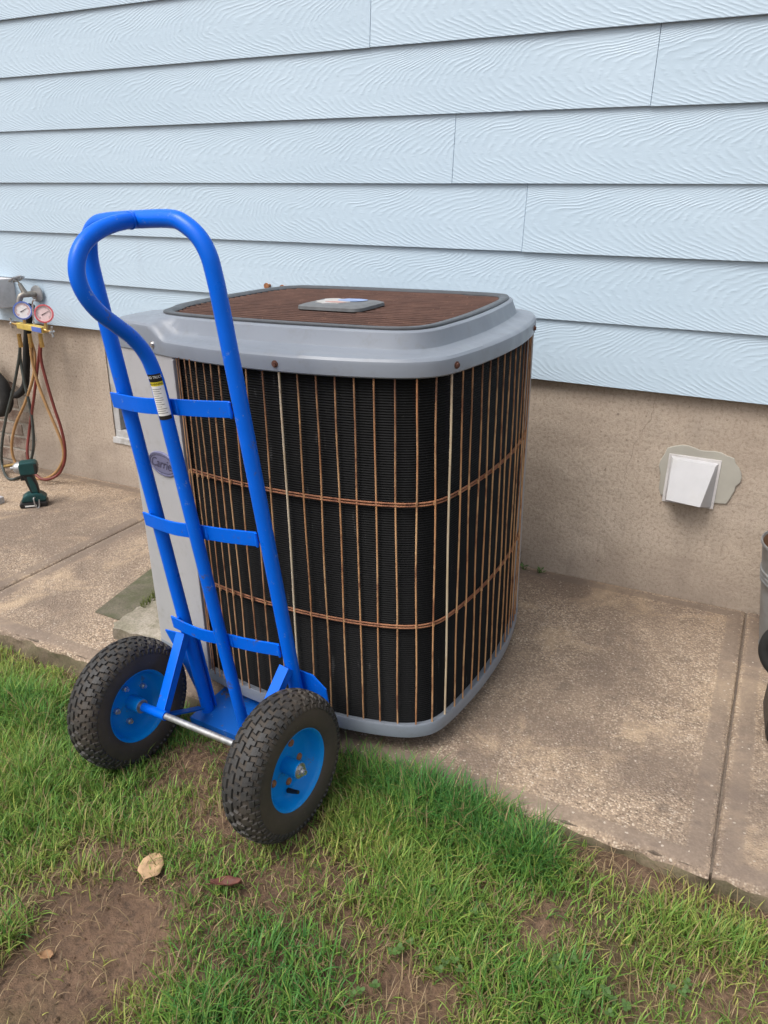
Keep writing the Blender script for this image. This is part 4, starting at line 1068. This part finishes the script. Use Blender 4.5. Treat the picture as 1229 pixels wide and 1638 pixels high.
def build_blades(px_, py_, hgt, wid, lean, az, cols, name, zbase=None):
    n = len(px_); z0 = lawn_z(px_, py_) if zbase is None else zbase
    segs = np.array([0, .35, .7, 1.0]); wf_ = np.array([1, .85, .55, 0.])
    dx, dy = np.cos(az), np.sin(az); sxv, syv = -dy, dx
    V = np.zeros((n, 7, 3)); Cc = np.zeros((n, 7, 4))
    for j, t in enumerate(segs):
        off = lean*hgt*t**1.8; zz = z0-.004+hgt*np.sqrt(np.maximum(.05, 1-(lean*.75*t)**2))*t
        bx_, by_ = px_+dx*off, py_+dy*off
        sh = .55+.45*t
        if j < 3:
            for k, s_ in enumerate((-1, 1)):
                V[:, j*2+k, 0] = bx_+sxv*wid*wf_[j]*s_; V[:, j*2+k, 1] = by_+syv*wid*wf_[j]*s_; V[:, j*2+k, 2] = zz
                Cc[:, j*2+k, :3] = cols; Cc[:, j*2+k, 3] = 1
        else:
            V[:, 6, 0] = bx_; V[:, 6, 1] = by_; V[:, 6, 2] = zz; Cc[:, 6, :3] = cols; Cc[:, 6, 3] = 1
    base = (np.arange(n)*7)[:, None]
    quads = np.concatenate([base+np.array([[0, 1, 3, 2]]), base+np.array([[2, 3, 5, 4]])], 0)
    tris = base+np.array([[4, 5, 6]])
    me = bpy.data.meshes.new(name); me.vertices.add(n*7); me.vertices.foreach_set('co', V.ravel())
    loops = np.concatenate([quads.ravel(), tris.ravel()]); me.loops.add(len(loops)); me.loops.foreach_set('vertex_index', loops.astype(np.int32))
    nq = len(quads); me.polygons.add(nq+n)
    st = np.concatenate([np.arange(nq)*4, nq*4+np.arange(n)*3]).astype(np.int32); tot = np.concatenate([np.full(nq, 4), np.full(n, 3)]).astype(np.int32)
    me.polygons.foreach_set('loop_start', st); me.polygons.foreach_set('loop_total', tot)
    me.update(calc_edges=True); me.validate()
    ca = me.color_attributes.new('Col', 'FLOAT_COLOR', 'POINT'); ca.data.foreach_set('color', Cc.ravel())
    me.materials.append(MAT['grass_blades'])
    o = bpy.data.objects.new(name, me); C.objects.link(o); o['kind'] = 'stuff'; return o
# tufts
NTF = 36000
X_ = rng.uniform(-2.3, .75, NTF); Y_ = rng.uniform(.28, 1.275, NTF)
bv = field(X_, Y_, bare); lv = field(X_, Y_, lush); nz_ = wn(X_, Y_, 14, 3)*.5+wn(X_, Y_, 37, 5)*.5
# keep blades out of the wheel contact patches
dens = np.clip(.56+.95*nz_+.85*lv-1.0*bv, 0.03, 1)
keep = rng.uniform(0, 1, NTF) < dens
X_, Y_, bv, lv, nz_ = X_[keep], Y_[keep], bv[keep], lv[keep], nz_[keep]
nb = np.clip((4+5*rng.uniform(0, 1, len(X_))+4*lv-3*bv).astype(int), 2, 13)
idx = np.repeat(np.arange(len(X_)), nb); n = len(idx)
sp_ = .006+.010*rng.uniform(0, 1, len(X_))
bx_ = X_[idx]+rng.normal(0, 1, n)*sp_[idx]; by_ = Y_[idx]+rng.normal(0, 1, n)*sp_[idx]
by_ = np.minimum(by_, 1.282)
th_ = (.019+.022*rng.uniform(0, 1, len(X_))**2+.066*lv-.008*bv+.018*nz_)[idx]*rng.uniform(.5, 1.3, n)
ln_ = np.clip(rng.normal(.62, .28, n), .08, 1.2)
wd_ = rng.uniform(.0008, .0018, n)*(1+.35*lv[idx])
az_ = rng.uniform(0, 2*np.pi, n)
t_ = np.clip(.56+.62*wn(X_, Y_, 9, 11)[idx]+rng.normal(0, .22, n)-.55*lv[idx]+.28*bv[idx], 0, 1)[:, None]
gA, gB, gC = np.array([.070, .215, .050]), np.array([.185, .320, .058]), np.array([.40, .40, .115])
cols = np.where(t_ < .5, gA+(gB-gA)*(t_/.5), gB+(gC-gB)*((t_-.5)/.5))*rng.uniform(.78, 1.38, (n, 1))
dry = rng.uniform(0, 1, n) < (.10+.36*bv[idx])
cols[dry] = np.array([.36, .27, .14])*rng.uniform(.6, 1.2, (dry.sum(), 1))
hx_ = th_.copy(); 
build_blades(bx_, by_, np.clip(hx_, .012, .11), wd_, ln_, az_, cols, 'grass')
# dry thatch lying on the soil
nd = 22000
dx_ = rng.uniform(-2.2, .7, nd); dy_ = rng.uniform(.28, 1.28, nd); kp = rng.uniform(0, 1, nd) < .25+.55*field(dx_, dy_, bare)-.2*field(dx_, dy_, lush)
soilc = field(dx_, dy_, bare[:3]); kp &= rng.uniform(0, 1, nd) > .75*np.clip(soilc, 0, 1)
dx_, dy_ = dx_[kp], dy_[kp]; n = len(dx_)
build_blades(dx_, dy_, rng.uniform(.018, .05, n), rng.uniform(.0006, .0012, n), np.clip(rng.normal(1.22, .05, n), 1.05, 1.3), rng.uniform(0, 6.28, n), np.array([.38, .28, .16])*rng.uniform(.45, 1.2, (n, 1)), 'dry_grass', lawn_z(dx_, dy_)+.004)
# crumbs of soil and grit on the bare ground
nc = 5200; cx2 = rng.uniform(-1.6, .7, nc); cy2 = rng.uniform(.3, 1.27, nc); kk2 = rng.uniform(0, 1, nc) < .12+field(cx2, cy2, bare); cx2, cy2 = cx2[kk2], cy2[kk2]; cz2 = lawn_z(cx2, cy2); cb2 = MB()
for x, y, z in zip(cx2, cy2, cz2):
    r_ = .0012+.0042*random.random()**4; P6 = [Vector(v)*r_*random.uniform(.6, 1.3) for v in ((1,0,0),(-1,0,0),(0,1,0),(0,-1,0),(0,0,.8),(0,0,-.6))]
    cb2.add([p+Vector((x, y, z+r_*.3)) for p in P6], [(0,2,4),(2,1,4),(1,3,4),(3,0,4),(2,0,5),(1,2,5),(3,1,5),(0,3,5)])
o = obj('soil_crumbs', cb2, MAT['soil'], fix=False); o['kind'] = 'stuff'
# long tuft at the pavement edge, tuft growing on the pad
def tuft(cx_, cy_, z, n, h, spread, col, name, leanm=.75):
    x = cx_+rng.normal(0, spread, n); y = cy_+rng.normal(0, spread*.6, n)
    return build_blades(x, y, h*rng.uniform(.6, 1.15, n), rng.uniform(.0012, .0022, n), np.clip(rng.normal(leanm, .2, n), .2, 1.2), rng.uniform(0, 6.28, n), np.array(col)*rng.uniform(.7, 1.25, (n, 1)), name, np.full(n, z))
tx_, ty_ = gp((860, 1375)); o = tuft(tx_, ty_, float(lawn_z(tx_, ty_)), 60, .10, .02, (.06, .15, .04), 'grass_tuft')
p_ = on_z((232, 965), pave_z(-1.6, 1.5)+.04)
xs_ = np.concatenate([np.linspace(-1.615, -1.44, 130)]); 
n = 130; pxs = rng.uniform(0, 1, n); pa = on_z((226, 968), .035); pb = on_z((252, 945), .035)
build_blades(pa.x+(pb.x-pa.x)*pxs+rng.normal(0, .008, n), pa.y+(pb.y-pa.y)*pxs+rng.normal(0, .008, n), rng.uniform(.012, .03, n), rng.uniform(.0008, .0016, n), np.clip(rng.normal(.6, .3, n), .1, 1.1), rng.uniform(0, 6.28, n), np.array([.12, .15, .035])*rng.uniform(.6, 1.3, (n, 1)), 'grass_tuft', np.full(n, pave_z(pa.x, pa.y)+.040))
# clover
cl = MB()
for px in ((948, 1612), (640, 1530), (720, 1560), (900, 1560), (585, 1590), (1090, 1600), (760, 1470), (985, 1625), (700, 1450)):
    for q in range(4):
        x, y = gp((px[0]+random.uniform(-22, 22), px[1]+random.uniform(-14, 14))); z = float(lawn_z(x, y))+random.uniform(.02, .034); a0 = random.uniform(0, 6)
        for k in range(3):
            a = a0+k*2.094; c_ = Vector((x+.0045*math.cos(a), y+.0045*math.sin(a), z)); r_ = .0042
            cl.add([c_+Vector((r_*math.cos(j*math.pi/3), r_*math.sin(j*math.pi/3), .0012*math.cos(j*math.pi/3-a))) for j in range(6)], [(0,1,2,3,4,5)])
        cl.tube([(x, y, z-.03), (x, y, z)], .0006, 4)
o = obj('clover', cl, MAT['leaf_green'], fix=False); o['kind'] = 'stuff'
# weed seedlings at the foot of the wall
for j, (px, wl2) in enumerate((((846, 900), 'tiny two leaved green weed in the gap at the foot of the foundation'), ((868, 908), 'small dark green sprig lying flat at the foot of the foundation'))):
    p = on_z(px, pave_z(-.6, 2.42)); p.y = min(p.y, 2.40); b = MB()
    for k in range(7):
        a = random.uniform(0, 6.28); L_ = random.uniform(.012, .024); c0 = Vector((p.x+random.uniform(-.012, .012), p.y, p.z+random.uniform(.004, .014))); d = Vector((math.cos(a), math.sin(a)*.5, .4)).normalized(); s_ = d.cross(Vector((0, 0, 1))).normalized()
        b.add([c0, c0+d*L_*.5+s_*L_*.28, c0+d*L_, c0+d*L_*.5-s_*L_*.28], [(0,1,2,3)]); b.tube([(p.x, p.y, p.z-.003), c0], .0008, 4)
    tag(obj('weed', b, MAT['leaf_green'], fix=False), wl2, 'weed', 'weeds at the foot of the wall')
